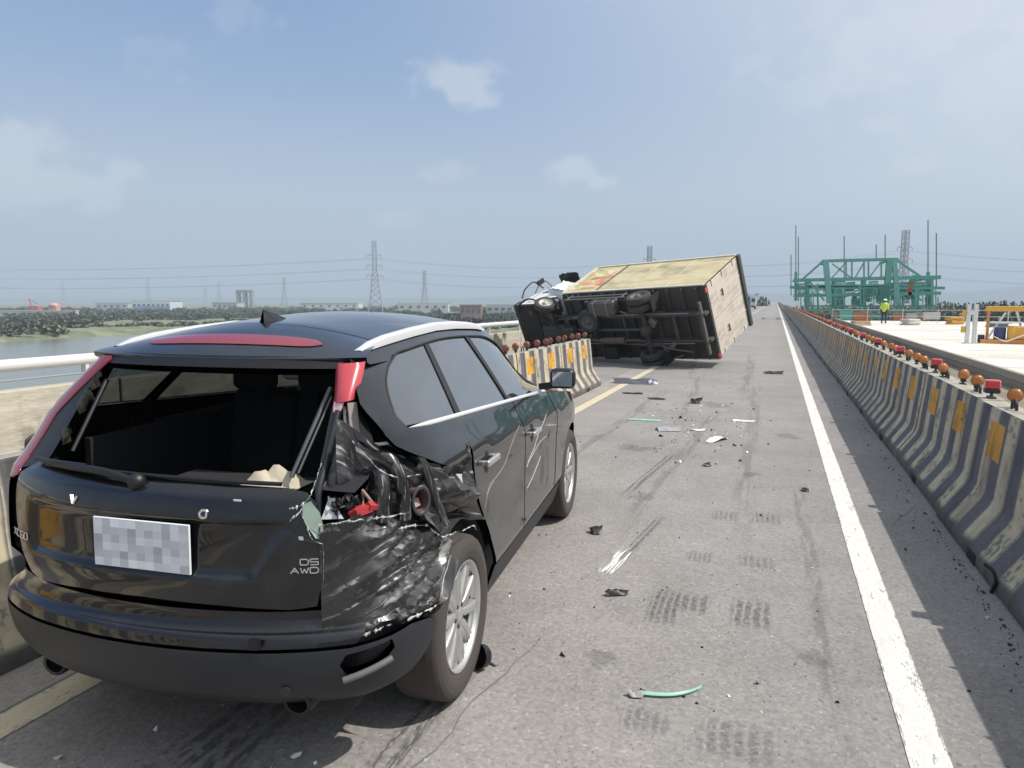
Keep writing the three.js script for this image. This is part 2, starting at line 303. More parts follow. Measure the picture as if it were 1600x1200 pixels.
// ---- vegetation: leafy clumps scattered over the banks
function clump(seed, n, spread, leaf, flat = 1) {
  const r = mulberry(seed), pos = [], nor = [], idx = [];
  for (let i = 0; i < n; i++) {
    const a = r() * 6.283, e = Math.acos(1 - 1.55 * r()), q = Math.cbrt(.25 + .75 * r()) * (0.72 + .5 * noise(Math.cos(a) * 2 + 5 + Math.sin(a) * 3.3, Math.cos(e) * 2 + 5, seed));
    const c = V3(Math.cos(a) * Math.sin(e), Math.cos(e) * flat + .25, Math.sin(a) * Math.sin(e)).multiplyScalar(q * spread), nn = V3(c.x, c.y + .3, c.z).normalize();
    const t1 = V3(r() - .5, r() - .5, r() - .5).normalize(), t2 = t1.clone().cross(V3(r() - .5, r() + .2, r() - .5)).normalize(), b = pos.length / 3;
    for (const [x, y] of [[-1, -.6], [1, -.5], [.8, .7], [-.7, .8]]) { const p = c.clone().addScaledVector(t1, x * leaf * (0.6 + .7 * r())).addScaledVector(t2, y * leaf * (0.6 + .7 * r())); pos.push(p.x, Math.max(p.y, 0), p.z); nor.push(nn.x, nn.y, nn.z); }
    idx.push(b, b + 1, b + 2, b, b + 2, b + 3);
  }
  const g = new THREE.BufferGeometry(); g.setAttribute('position', new THREE.Float32BufferAttribute(pos, 3)); g.setAttribute('normal', new THREE.Float32BufferAttribute(nor, 3)); g.setIndex(idx); return g;
}
const leafM = mat([1, 1, 1], .95);
function scatter(name, label, category, geo, list) {
  const im = new THREE.InstancedMesh(geo, leafM, list.length), m = new THREE.Matrix4(), q = new THREE.Quaternion(), c = new THREE.Color();
  list.forEach(([x, y, z, s, h, col], i) => { q.setFromAxisAngle(V3(0, 1, 0), (i * 2.399) % 6.283); m.compose(V3(x, y, z), q, V3(s, s * h, s)); im.setMatrixAt(i, m); im.setColorAt(i, c.setRGB(...col)); });
  return stuff(name, label, category, im);
}
{
  const green = k => { const t = rnd(); return [lerp(.105, .175, t) * k, lerp(.13, .19, t) * k, lerp(.08, .11, t) * k]; };
  const bank = [], wood = [], strip = [];
  for (let i = 0; i < 52000 && bank.length < 9000; i++) {
    const x = lerp(-420, 140, rnd()), z = lerp(20, 430, rnd()); if (isRiver(x + 2, z - 2) || isRiver(x, z)) continue; if (Math.abs(x - 2) < 24) continue;
    if (fbm(x * .03, z * .03, 3, 3) < .40) continue;
    const s = .7 + 1.3 * rnd() * rnd() * (1 + .8 * (fbm(x * .02, z * .02, 9) > .55)); bank.push([x, GROUND - .3, -z, s, .6 + .35 * rnd(), green(.9 + .5 * rnd())]);
  }
  scatter('bank_scrub', 'low green scrub and reeds covering the river bank', 'scrub', clump(3, 110, 1.25, .24, .8), bank);
  for (let i = 0; i < 2600; i++) { const a = lerp(-.86, .68, rnd()) + YAW * 0 - .2, d = lerp(330, 760, Math.sqrt(rnd())), x = Math.sin(a) * d, z = Math.cos(a) * d; if (isRiver(x, z) || Math.abs(x - 2) < 26 || fbm(x * .012, z * .012, 4, 3) < .44) continue; const s = 1.4 + 1.7 * rnd(); wood.push([x, GROUND - .5, -z, s, .75 + .4 * rnd(), green(.85 + .5 * rnd())]); }
  scatter('far_wood', 'hazy belts of dark green trees beyond the river bank', 'wood', clump(11, 300, 1.2, .15, 1), wood);
  for (let i = 0; i < 520; i++) { const u = lerp(1468, 1720, rnd()), d = lerp(150, 260, rnd()), s = 2.2 + 1.9 * rnd(), p = place(u, d, GROUND - .4); strip.push([...p, s, .9 + .5 * rnd(), green(.9 + .5 * rnd())]); }
  for (let i = 0; i < 260; i++) { const u = lerp(1250, 1480, rnd()), d = lerp(190, 290, rnd()), s = 2.2 + 1.8 * rnd(), p = place(u, d, GROUND - .4); strip.push([...p, s, .9 + .4 * rnd(), green(.9 + .4 * rnd())]); }
  scatter('tree_belt', 'belt of trees growing behind the new bridge deck', 'wood', clump(17, 520, 1.25, .105, 1.0), strip);
  // the few trees that stand by the far end of the road
  const far = []; for (let i = 0; i < 60; i++) { const p = place(lerp(1128, 1206, rnd()), lerp(240, 420, rnd()), GROUND); far.push([p[0] - 4, p[1], p[2], 2.6 + 1.6 * rnd(), 1.35 + .5 * rnd(), green(.8)]); }
  scatter('roadside_wood', 'trees massed along the far end of the bridge road', 'wood', clump(23, 420, 1.2, .12, 1.1), far);
}

// ================================================================ THE DAMAGED CAR (own axes: x right, y up, z back; rear axle at z = 0)
function pch(x, xs, ys) {                                            // smooth curve through points, no overshoot
  const n = xs.length; if (x <= xs[0]) return ys[0]; if (x >= xs[n - 1]) return ys[n - 1];
  let i = 0; while (x > xs[i + 1]) i++;
  const sl = k => (ys[k + 1] - ys[k]) / (xs[k + 1] - xs[k]);
  const tan = k => { if (k === 0) return sl(0); if (k === n - 1) return sl(n - 2); const a = sl(k - 1), b = sl(k); return a * b <= 0 ? 0 : 2 * a * b / (a + b); };
  const h = xs[i + 1] - xs[i], t = (x - xs[i]) / h, t2 = t * t, t3 = t2 * t;
  return (2 * t3 - 3 * t2 + 1) * ys[i] + (t3 - 2 * t2 + t) * h * tan(i) + (-2 * t3 + 3 * t2) * ys[i + 1] + (t3 - t2) * h * tan(i + 1);
}
const belt = z => 1.295 + .065 * z;
const roofEdge = z => pch(z, [-2.35, -1.9, -1.5, -1.2, -.6, 0, .42, .8], [1.13, 1.39, 1.60, 1.65, 1.67, 1.64, 1.60, 1.52]);
const taper = z => z > .15 ? 1 - .12 * ((z - .15) / .55) ** 2.5 : z < -2.6 ? 1 - .25 * Math.min(1.2, (-2.6 - z) / 1.05) ** 2.5 : 1;
function sideX(z, y) {
  const d = y - belt(z); let v;
  if (d < -.3) v = pch(y, [.2, .3, .42, .47, .6, .8, .95, 1.05], [.85, .89, .925, .934, .936, .94, .945, .945]);
  else if (d < 0) v = pch(d, [-.3, -.175, -.15, -.08, 0], [.945, .943, .935, .905, .872]);
  else { const t = d / Math.max(.05, roofEdge(z) - belt(z)); v = .872 - .25 * t - .03 * t * t; }
  return v * taper(z);
}
const rearMid = y => pch(y, [.27, .34, .40, .5, .58, .635, .66, .70, .8, .93, 1.05, 1.12, 1.165, 1.36, 1.56, 1.6], [.77, .85, .915, .955, .965, .955, .905, .895, .905, .90, .885, .86, .80, .65, .50, .47]);
const rearZ = (x, y) => rearMid(y) - .3 * Math.abs(x) ** 2.5;
const cornerX = y => { let x = .5; for (let i = 0; i < 40; i++) x += (sideX(rearZ(x, y), y) - x) * .5; return x; };

const cornerZ = y => rearZ(cornerX(y), y);

// a panel: an outline in the surface's own u,v, cut into cells and bent onto the surface, with a turned-in edge
function clipHalf(poly, ax, lim, keepLess) {
  const out = [];
  for (let i = 0; i < poly.length; i++) {
    const p = poly[i], q = poly[(i + 1) % poly.length], ip = keepLess ? p[ax] <= lim : p[ax] >= lim, iq = keepLess ? q[ax] <= lim : q[ax] >= lim;
    if (ip) out.push(p);
    if (ip !== iq) { const t = (lim - p[ax]) / (q[ax] - p[ax]); out.push([lerp(p[0], q[0], t), lerp(p[1], q[1], t)]); }
  }
  return out;
}
function patch(poly, surf, cell = .05, { flange = .018, flip = false, hole = null, uv = null } = {}) {
  let outline = poly;
  if (hole) { let bi = 0, bj = 0, bd = 1e9; poly.forEach((p, i) => hole.forEach((q, j) => { const d = (p[0] - q[0]) ** 2 + (p[1] - q[1]) ** 2; if (d < bd) { bd = d; bi = i; bj = j; } })); const h = [...hole.slice(bj), ...hole.slice(0, bj + 1)].reverse(); outline = [...poly.slice(0, bi + 1), ...h, ...poly.slice(bi)]; }
  const cu = Array.isArray(cell) ? cell[0] : cell, cv = Array.isArray(cell) ? cell[1] : cell;
  let u0 = 1e9, u1 = -1e9, v0 = 1e9, v1 = -1e9; for (const [u, v] of outline) { u0 = Math.min(u0, u); u1 = Math.max(u1, u); v0 = Math.min(v0, v); v1 = Math.max(v1, v); }
  const pos = [], nor = [], uvs = [], idx = [], key = new Map(), sg = flip ? -1 : 1, E = .003;
  const nrm = (u, v) => { const a = V3(...surf(u + E, v)).sub(V3(...surf(u - E, v))), b = V3(...surf(u, v + E)).sub(V3(...surf(u, v - E))); return a.cross(b).normalize().multiplyScalar(sg); };
  const add = (u, v) => {
    const k = `${Math.round(u * 1e5)},${Math.round(v * 1e5)}`; if (key.has(k)) return key.get(k);
    const i = pos.length / 3, n = nrm(u, v); pos.push(...surf(u, v)); nor.push(n.x, n.y, n.z); uvs.push(...(uv ? uv(u, v) : [u, v])); key.set(k, i); return i;
  };
  const nu = Math.max(1, Math.ceil((u1 - u0) / cu)), nv = Math.max(1, Math.ceil((v1 - v0) / cv));
  for (let i = 0; i < nu; i++) {
    let col = clipHalf(outline, 0, u0 + (u1 - u0) * i / nu, false); col = clipHalf(col, 0, u0 + (u1 - u0) * (i + 1) / nu, true); if (col.length < 3) continue;
    for (let j = 0; j < nv; j++) {
      let c = clipHalf(col, 1, v0 + (v1 - v0) * j / nv, false); c = clipHalf(c, 1, v0 + (v1 - v0) * (j + 1) / nv, true); if (c.length < 3) continue;
      const cc = c.filter((p, k) => { const q = c[(k + 1) % c.length]; return Math.hypot(p[0] - q[0], p[1] - q[1]) > 1e-6; }); if (cc.length < 3) continue;
      const pts = cc.map(p => new THREE.Vector2(...p)); const ccw = THREE.ShapeUtils.isClockWise(pts); if (ccw) { pts.reverse(); cc.reverse(); }
      for (const t of THREE.ShapeUtils.triangulateShape(pts, [])) { const [a, b, d] = t.map(k => add(...cc[k])); if (a !== b && b !== d && a !== d) flip ? idx.push(a, d, b) : idx.push(a, b, d); }
    }
  }
  if (flange) {
    const n = outline.length, ring = [];
    for (let i = 0; i < n; i++) { const p = outline[i], q = outline[(i + 1) % n], L = Math.max(Math.abs(p[0] - q[0]) / cu, Math.abs(p[1] - q[1]) / cv), m = Math.max(1, Math.ceil(L)); for (let k = 0; k < m; k++) ring.push([lerp(p[0], q[0], k / m), lerp(p[1], q[1], k / m)]); }
    for (let i = 0; i < ring.length; i++) {
      const p = ring[i], q = ring[(i + 1) % ring.length], P = V3(...surf(...p)), Q = V3(...surf(...q)), np = nrm(...p), nq = nrm(...q), b = pos.length / 3;
      const P2 = P.clone().addScaledVector(np, -flange), Q2 = Q.clone().addScaledVector(nq, -flange), fn = Q.clone().sub(P).cross(np).normalize();
      for (const w of [P, Q, Q2, P2]) { pos.push(w.x, w.y, w.z); nor.push(fn.x, fn.y, fn.z); uvs.push(p[0], p[1]); }
      idx.push(b, b + 1, b + 2, b, b + 2, b + 3);
    }
  }
  const g = new THREE.BufferGeometry(); g.setAttribute('position', new THREE.Float32BufferAttribute(pos, 3)); g.setAttribute('normal', new THREE.Float32BufferAttribute(nor, 3)); g.setAttribute('uv', new THREE.Float32BufferAttribute(uvs, 2)); g.setIndex(idx); return g;
}
const arc = (cz, cy, r, a0, a1, n = 14) => Array.from({ length: n + 1 }, (_, i) => { const a = lerp(a0, a1, i / n); return [cz + r * Math.cos(a), cy + r * Math.sin(a)]; });
const span = (a, b, n, f) => Array.from({ length: n + 1 }, (_, i) => { const t = lerp(a, b, i / n); return [t, f(t)]; });
const smooth = (pts, n = 6) => new THREE.CatmullRomCurve3(pts.map(p => V3(p[0], p[1], 0)), false, 'centripetal').getPoints((pts.length - 1) * n).map(p => [p.x, p.y]);

const dustMap = dtex(1024, 1024, (u, v) => { const a = fbm(u * 5, v * 5, 3, 5, 5, 5), n = noise(u * 230, v * 230, 7, 230, 230), s = fbm(u * 3, v * 40, 9, 3, 3, 40), d = .075 + .045 * sstep(.48, .8, a) + (n > .86 ? .05 * sstep(.4, .7, a) : 0) + .02 * sstep(.6, .8, s); return [d, d * 1.05, d * 1.2]; });
const smudge = dtex(512, 512, (u, v) => .10 + .5 * sstep(.5, .85, fbm(u * 6, v * 6, 13, 5, 6, 6)) + .15 * sstep(.6, .8, fbm(u * 30, v * 30, 5, 2, 30, 30)), false);
const paint = pmat([1, 1, 1], .3, 0, { map: dustMap, specularIntensity: .3, clearcoat: 1, clearcoatRoughness: .16, clearcoatRoughnessMap: smudge });
const plastic = mat([.019, .021, .0255], .55), blackTrim = mat([.008, .008, .009], .45), rubber = mat([.02, .0195, .019], .9), chrome = mat([.78, .78, .79], .22, 1), satin = mat([.70, .70, .70], .38, .35), alloy = mat([.62, .61, .60], .34, .75), steel = mat([.32, .31, .3], .5, .8);
const tint = pmat([.10, .11, .115], .03, 0, { transmission: 1, thickness: 0, ior: 2.3, specularIntensity: 1 });
const filmGlass = pmat([.15, .157, .165], .04, .75, { clearcoat: 1, clearcoatRoughness: .02 });
const clearGlass = pmat([.62, .68, .66], .02, 0, { transmission: 1, thickness: 0, ior: 1.52 });
const redLens = pmat([.235, .010, .014], .25, 0, { clearcoat: 1, clearcoatRoughness: .06 }), pinkLens = pmat([.50, .055, .07], .35, 0, { clearcoat: .6, clearcoatRoughness: .25 });
const cloth = mat([.014, .014, .016], .9), whitePaint = mat([.72, .72, .70], .55), bare = mat([.5, .5, .49], .45, .7);

const car = thing('damaged_car', 'black estate-style SUV with crushed rear corner and missing rear window, standing across the yellow line', 'car', [-2.202, 0, -2.694], .1033);
const RS = (z, y) => [sideX(z, y), y, z], LS = (z, y) => [-sideX(z, y), y, z];
// ---- the two flanks
const doorBack = [[-.045, belt(-.045)], [-.08, 1.17], [-.11, 1.0], [-.17, .88], [-.27, .76], [-.36, .66], [-.43, .56], [-.52, .43]];
const frontDoor = [[-2.06, .44], ...span(-2.06, -2.06, 1, () => .44).slice(1), [-1.135, .43], [-1.105, 1.0], [-1.06, belt(-1.06)], ...span(-1.06, -2.02, 8, belt).slice(1), [-2.10, 1.0]];
const rearDoor = [[-1.12, .43], ...smooth(doorBack.slice().reverse()), ...span(-.045, -1.045, 8, belt).slice(1), [-1.09, 1.0]];
const glassTop = z => roofEdge(z) - .055;
const winFront = [...span(-2.0, -1.02, 8, z => belt(z) + .006), ...span(-.965, -1.78, 10, glassTop)];
const winRear = [...span(-.975, -.135, 6, z => belt(z) + .006), ...span(-.335, -.925, 6, glassTop)];
const winQuarter = [...span(-.095, .43, 5, z => belt(z) + .006), [.45, 1.37], [.40, 1.43], [.33, 1.485], [.22, 1.535], ...span(.10, -.30, 4, glassTop)];
const dloTopBack = [...span(-2.1, .08, 22, glassTop), [.12, glassTop(.12)], [.22, 1.54], [.33, 1.49], [.405, 1.435], [.455, 1.375], [.44, belt(.44)]];
const roofRun = span(.42, -2.28, 26, z => roofEdge(z));
const frameRight = [...dloTopBack, ...span(.40, -.045, 4, belt), [-.08, 1.17], [0, 1.118], [.12, 1.118], [.244, 1.13], [.33, 1.165], [.409, 1.202], [.46, 1.225], [.50, 1.245], [.55, 1.275], [.582, 1.32], [.580, 1.40], [.572, 1.43], [.535, 1.47], [.48, 1.53], [.41, 1.587], ...roofRun.slice(1)];
const rearArcL = arc(0, .37, .425, Math.PI - .45, .32, 22);
const frameLeft = [...dloTopBack, ...span(.40, -.045, 4, belt), ...smooth(doorBack.slice(1, 7)), ...rearArcL, [.60, .52], [.64, .72], ...span(.80, 1.585, 16, y => cornerZ(y) - (y > 1.1 ? .06 : 0)).map(([y, z]) => [z, y]), ...roofRun.slice(1)];
const fender = [[-2.09, .44], [-2.12, 1.0], [-2.045, belt(-2.045) - .01], [-2.3, 1.115], [-2.7, 1.075], [-3.1, 1.02], [-3.4, .93], [-3.52, .80], [-3.5, .62], [-3.22, .42], ...arc(-2.774, .37, .43, Math.PI - .15, .2, 22)];
for (const [side, SF, flip] of [['right', RS, true], ['left', LS, false]]) {
  const R = side === 'right', o = { flip };
  part(car, 'body_side_frame', patch(R ? frameRight : frameLeft, SF, .045, o), paint);
  const fd = part(car, 'front_door', patch(frontDoor, SF, .05, o), paint), rd = part(car, 'rear_door', patch(rearDoor, SF, .05, o), paint);
  part(car, 'front_fender', patch(fender, SF, .06, o), paint);
  part(car, 'sill', patch([[-2.34, .24], [-.43, .24], [-.5, .42], [-2.3, .425]], SF, .06, o), plastic);
  const s = R ? 1 : -1;
  for (const [d, z, y] of [[rd, -.315, 1.035], [fd, -1.30, .995]]) {
    const x = sideX(z, y) * s;
    part(d, 'door_handle', [rbx(.022, .032, .2, .009, x + .028 * s, y, z), rbx(.04, .026, .03, .008, x + .012 * s, y, z + .08), rbx(.04, .026, .03, .008, x + .012 * s, y, z - .08)], R ? alloy : paint);
    part(d, 'handle_cup', mv(new THREE.SphereGeometry(.06, 16, 8, 0, 6.3, 0, 1.57).scale(1, .12, .8).rotateZ(-1.57 * s), x - .002 * s, y - .008, z + .02), blackTrim);
  }
  const off = k => (z, y) => { const p = SF(z, y); return [p[0] - k * s, p[1], p[2]]; };
  part(car, 'side_window', patch(winFront, off(.012), .08, { flange: 0, flip }), R ? filmGlass : tint);
  part(car, 'side_window', patch(winRear, off(.012), .08, { flange: 0, flip }), R ? filmGlass : tint);
  part(car, 'side_window', patch(winQuarter, off(.012), .08, { flange: 0, flip }), R ? filmGlass : tint);
  part(car, 'window_pillar', patch([[-1.02, belt(-1)], [-.97, belt(-1)], [-.915, glassTop(-.9) + .01], [-.985, glassTop(-.95) + .01]], off(.004), .06, { flip }), blackTrim);
  part(car, 'window_pillar', patch([[-.15, belt(-.1)], [-.08, belt(-.1)], [-.29, glassTop(-.3) + .01], [-.345, glassTop(-.3) + .01]], off(.006), .06, { flip }), blackTrim);
  part(car, 'window_seal', tube([...span(-1.85, .06, 18, glassTop), [.22, 1.537], [.33, 1.487], [.40, 1.432], [.45, 1.372], [.445, belt(.44) + .01]].map(([z, y]) => [(sideX(z, y) - .004) * s, y, z]), .0065, 60, 6), blackTrim);
  part(car, 'belt_moulding', sheet([[.0, -.009], [.007, -.006], [.006, .003], [-.003, .011]].map(([dx, dy]) => span(-1.98, .44, 28, belt).map(([z, y]) => { const k = sstep(.44, .30, z); return [(sideX(z, y) + dx * k) * s, y + dy * k, z]; }))), satin);
  { const zs = [.335, .30, .24, .1, -.2, -.5, -.8, -1.05, -1.2, -1.3, -1.36], up = [0, .008, .02, .028, .03, .03, .03, .027, .02, .008, 0];
    part(car, 'roof_rail', sheet([[-.018, -.012], [-.017, .6], [-.011, 1], [.009, 1], [.016, .55], [.017, -.012]].map(([dx, k]) => zs.map((z, i) => [(sideX(z, roofEdge(z)) + .004 + dx) * s, roofEdge(z) + (k < 0 ? k : up[i] * k), z]))), satin); }
  // door mirror
  const m = part(car, 'door_mirror', [rbx(.175, .14, .10, .04, 1.04 * s, 1.28, -1.80), beam([.88 * s, 1.215, -1.84], [1.0 * s, 1.235, -1.80], .07, .045)], R ? blackTrim : paint);
  part(m, 'mirror_glass', bx(.135, .10, .004, 1.045 * s, 1.28, -1.747), mat([.5, .52, .54], .08, 1));
}
// scratches along the right-hand doors: bare streaks in the paint
{
  const run = (pts, r) => tube(pts.map(([z, y]) => [sideX(z, y) + .0005, y, z]), r, 40, 5);
  const tan = mat([.38, .32, .28], .7), pale = mat([.62, .60, .57], .6);
  part(car, 'paint_scratch', [run([[-.30, .86], [-.36, .90], [-.5, .915], [-.62, .94], [-.74, 1.0], [-.86, 1.06], [-1.0, 1.085]], 0.0014), run([[-.28, .80], [-.33, .875], [-.42, .90]], .0012)], tan);
  part(car, 'paint_scratch', [run([[-1.16, .80], [-1.22, .84], [-1.34, .88], [-1.46, .95], [-1.62, 1.0], [-1.74, 1.03]], .0016), run([[-1.2, .82], [-1.5, .885], [-1.7, .89]], .0012), run([[-1.18, .66], [-1.34, .70], [-1.55, .78]], .0016)], pale);
}
// ---- roof, spoiler, glass fore and aft, bonnet
const crown = z => .082 * (1 - sstep(.1, .5, z) * .95);
const roofS = (z, s) => { const e = sideX(z, roofEdge(z)); return [s * e, roofEdge(z) + crown(z) * (1 - s * s), z]; };
part(car, 'roof_panel', patch([[-1.36, -1], [.13, -1], [.135, -.5], [.14, 0], [.135, .5], [.13, 1], [-1.36, 1]], roofS, [.09, .1], { flip: false, flange: .02 }), paint);
{
  const lip = s => [s * .66, 1.588 - .008 * (1 - s * s), .395 + .09 * (1 - Math.abs(s) ** 2.4)];
  const spoil = (t, s) => { const a = roofS(.142, s), b = lip(s), q = [lerp(a[0], b[0], t), 0, lerp(a[2], b[2], t)]; q[1] = lerp(a[1], b[1], t) + .018 * Math.sin(Math.PI * t) * (1 - .6 * s * s); return q; };
  const rows = []; for (let i = 0; i <= 10; i++) rows.push(Array.from({ length: 33 }, (_, j) => spoil(i / 10, -1 + j / 16)));
  const under = []; for (let i = 0; i <= 3; i++) under.push(Array.from({ length: 33 }, (_, j) => { const s = -1 + j / 16, p = lip(s); return [p[0], p[1] - [0, .02, .03, .03][i], p[2] - [0, .004, .03, .2][i]]; }));
  const sp = part(car, 'roof_spoiler', [sheet(rows), sheet(under)], paint);
  const br = []; for (let i = 0; i <= 4; i++) br.push(Array.from({ length: 25 }, (_, j) => { const s = lerp(-.66, .68, j / 24), w = 1 - .85 * Math.abs(j / 12 - 1) ** 14, p = spoil(.60 + (i / 4 - .5) * .25 * w + .03 * (1 - w), s); return [p[0], p[1] + .004 + .003 * Math.sin(i / 4 * 3.14), p[2]]; }));
  part(sp, 'high_brake_light', sheet(br), redLens);
  const ws = []; for (let i = 0; i <= 8; i++) ws.push(Array.from({ length: 17 }, (_, j) => { const t = i / 8, s = -1 + j / 8, z = lerp(-1.38, -2.34, t), e = sideX(z, roofEdge(z)); return [s * e * .985, roofEdge(z) + crown(-1) * (1 - s * s) * (1 - .3 * t), z - .16 * (1 - s * s) * t]; }));
  part(car, 'windscreen', sheet(ws), clearGlass);
  const bn = []; for (let i = 0; i <= 12; i++) bn.push(Array.from({ length: 17 }, (_, j) => { const t = i / 12, s = -1 + j / 8, z = lerp(-2.3, -3.56, t), y = itp(z, [-3.56, -3.4, -3.1, -2.7, -2.3], [.82, .92, 1.015, 1.07, 1.11]); return [s * .86 * taper(z), y + .045 * (1 - s ** 4), z - .10 * (1 - s * s)]; }));
  part(car, 'bonnet', sheet(bn), paint);
  const fb = []; for (let i = 0; i <= 6; i++) fb.push(Array.from({ length: 21 }, (_, j) => { const y = lerp(.24, .82, i / 6), a = lerp(-1.35, 1.35, j / 20); return [Math.sin(a) * .88, y, -3.25 - .42 * Math.cos(a) + (i === 0 ? .06 : 0)]; }));
  part(car, 'front_bumper', sheet(fb), plastic);
  for (const s of [-1, 1]) part(car, 'headlight', rbx(.34, .16, .18, .05, .62 * s, .80, -3.50, 0, -.5 * s, 0), clearGlass);
}
part(car, 'roof_antenna', sheet([[[-.012, 0, .09], [-.035, 0, .0], [-.02, 0, -.14]], [[0, .062, .075], [-.008, .045, .0], [0, .006, -.14]], [[.012, 0, .09], [.035, 0, .0], [.02, 0, -.14]]].map(r => r.map(([x, y, z]) => [x, y + 1.712, z + .02]))), blackTrim);
// ---- tailgate (glass knocked out)
const GZ = (x, y) => {
  const rec = sstep(-.62, -.56, x) * sstep(.57, .50, x + (1.02 - y) * .62) * sstep(1.045, 1.01, y) * sstep(.825, .86, y);
  return [x, y, rearZ(x, y) - .026 * rec];
};
const gateOut = [[-.55, .722], [-.3, .737], [0, .742], [.3, .737], [.56, .724], [.645, .735], [.662, .80], [.668, .92], [.664, 1.0], [.65, 1.02], [.655, 1.05], [.64, 1.07], [.645, 1.10], [.60, 1.135], ...[[.523, 1.148], [.3, 1.156], [0, 1.160], [-.3, 1.164], [-.56, 1.168], [-.66, 1.16]], [-.735, 1.115], [-.735, 1.04], [-.715, .93], [-.67, .82], [-.61, .74]];
const gate = part(car, 'tailgate', patch(gateOut, GZ, .02, { flip: false, flange: .03 }), paint);
const lampIn = y => cornerX(y) - .062, glassX = y => lerp(.605, .567, (y - 1.17) / .39);
const frameL = [...span(1.165, 1.585, 12, y => -glassX(y)).map(([y, x]) => [x, y]), ...span(1.585, 1.12, 12, y => -lampIn(y)).map(([y, x]) => [x, y])].reverse();
part(gate, 'gate_frame', patch(frameL, (x, y) => [x, y, rearZ(x, y)], .04, { flange: .05 }), blackTrim);
const frameR = [...span(1.145, 1.585, 12, y => glassX(y)).map(([y, x]) => [x, y]), ...span(1.585, 1.13, 12, y => y > 1.42 ? lampIn(y) : lampIn(y) - .03 - .02 * noise(y * 30, 1, 3)).map(([y, x]) => [x, y])];
part(gate, 'gate_frame', patch(frameR, (x, y) => [x, y, rearZ(x, y)], .04, { flange: .05 }), paint);
part(gate, 'gate_frame', patch([[-.58, 1.545], [.58, 1.545], [.62, 1.59], [-.62, 1.59]], (x, y) => [x, y, rearZ(x, y) - .002], .06, { flange: .05 }), blackTrim);
part(gate, 'gas_strut', [cyl([.535, 1.47, .46], [.50, 1.17, .70], .011, .009), cyl([.560, 1.44, .50], [.535, 1.19, .71], .005, .005)], mat([.10, .10, .105], .35, .5));
part(gate, 'gas_strut', cyl([-.545, 1.47, .45], [-.53, 1.2, .66], .011, .009), blackTrim);
{ // jagged bits of glass left in the frame
  const r = mulberry(5);
  for (let i = 0; i < 16; i++) { const y = lerp(1.18, 1.5, r()), x = -glassX(y) + .005 + .02 * r(), z = rearZ(x, y), a = .012 + .025 * r(); part(gate, 'glass_shard', sheet([[[x - .01, y - a, z + .002], [x - .008, y + a, z]], [[x + a * 1.2, y - a * .3, z - .002], [x + a * .8, y + a * .7, z]]]), clearGlass); }
}
// rear wiper
part(gate, 'rear_wiper', [mv(new THREE.SphereGeometry(.034, 16, 10), -.055, 1.150, .835), tube([[-.06, 1.155, .845], [-.2, 1.178, .835], [-.38, 1.178, .80], [-.56, 1.172, .745]], .016, 24, 8), tube([[-.66, 1.178, .715], [-.5, 1.186, .775], [-.3, 1.190, .815]], .009, 20, 6)], blackTrim);
// sill of the broken window with the paper lying in it
part(gate, 'window_channel', tube([[.50, 1.16, .765], [.3, 1.166, .80], [0, 1.170, .812], [-.3, 1.174, .80], [-.56, 1.178, .74]], .008, 30, 6), blackTrim);
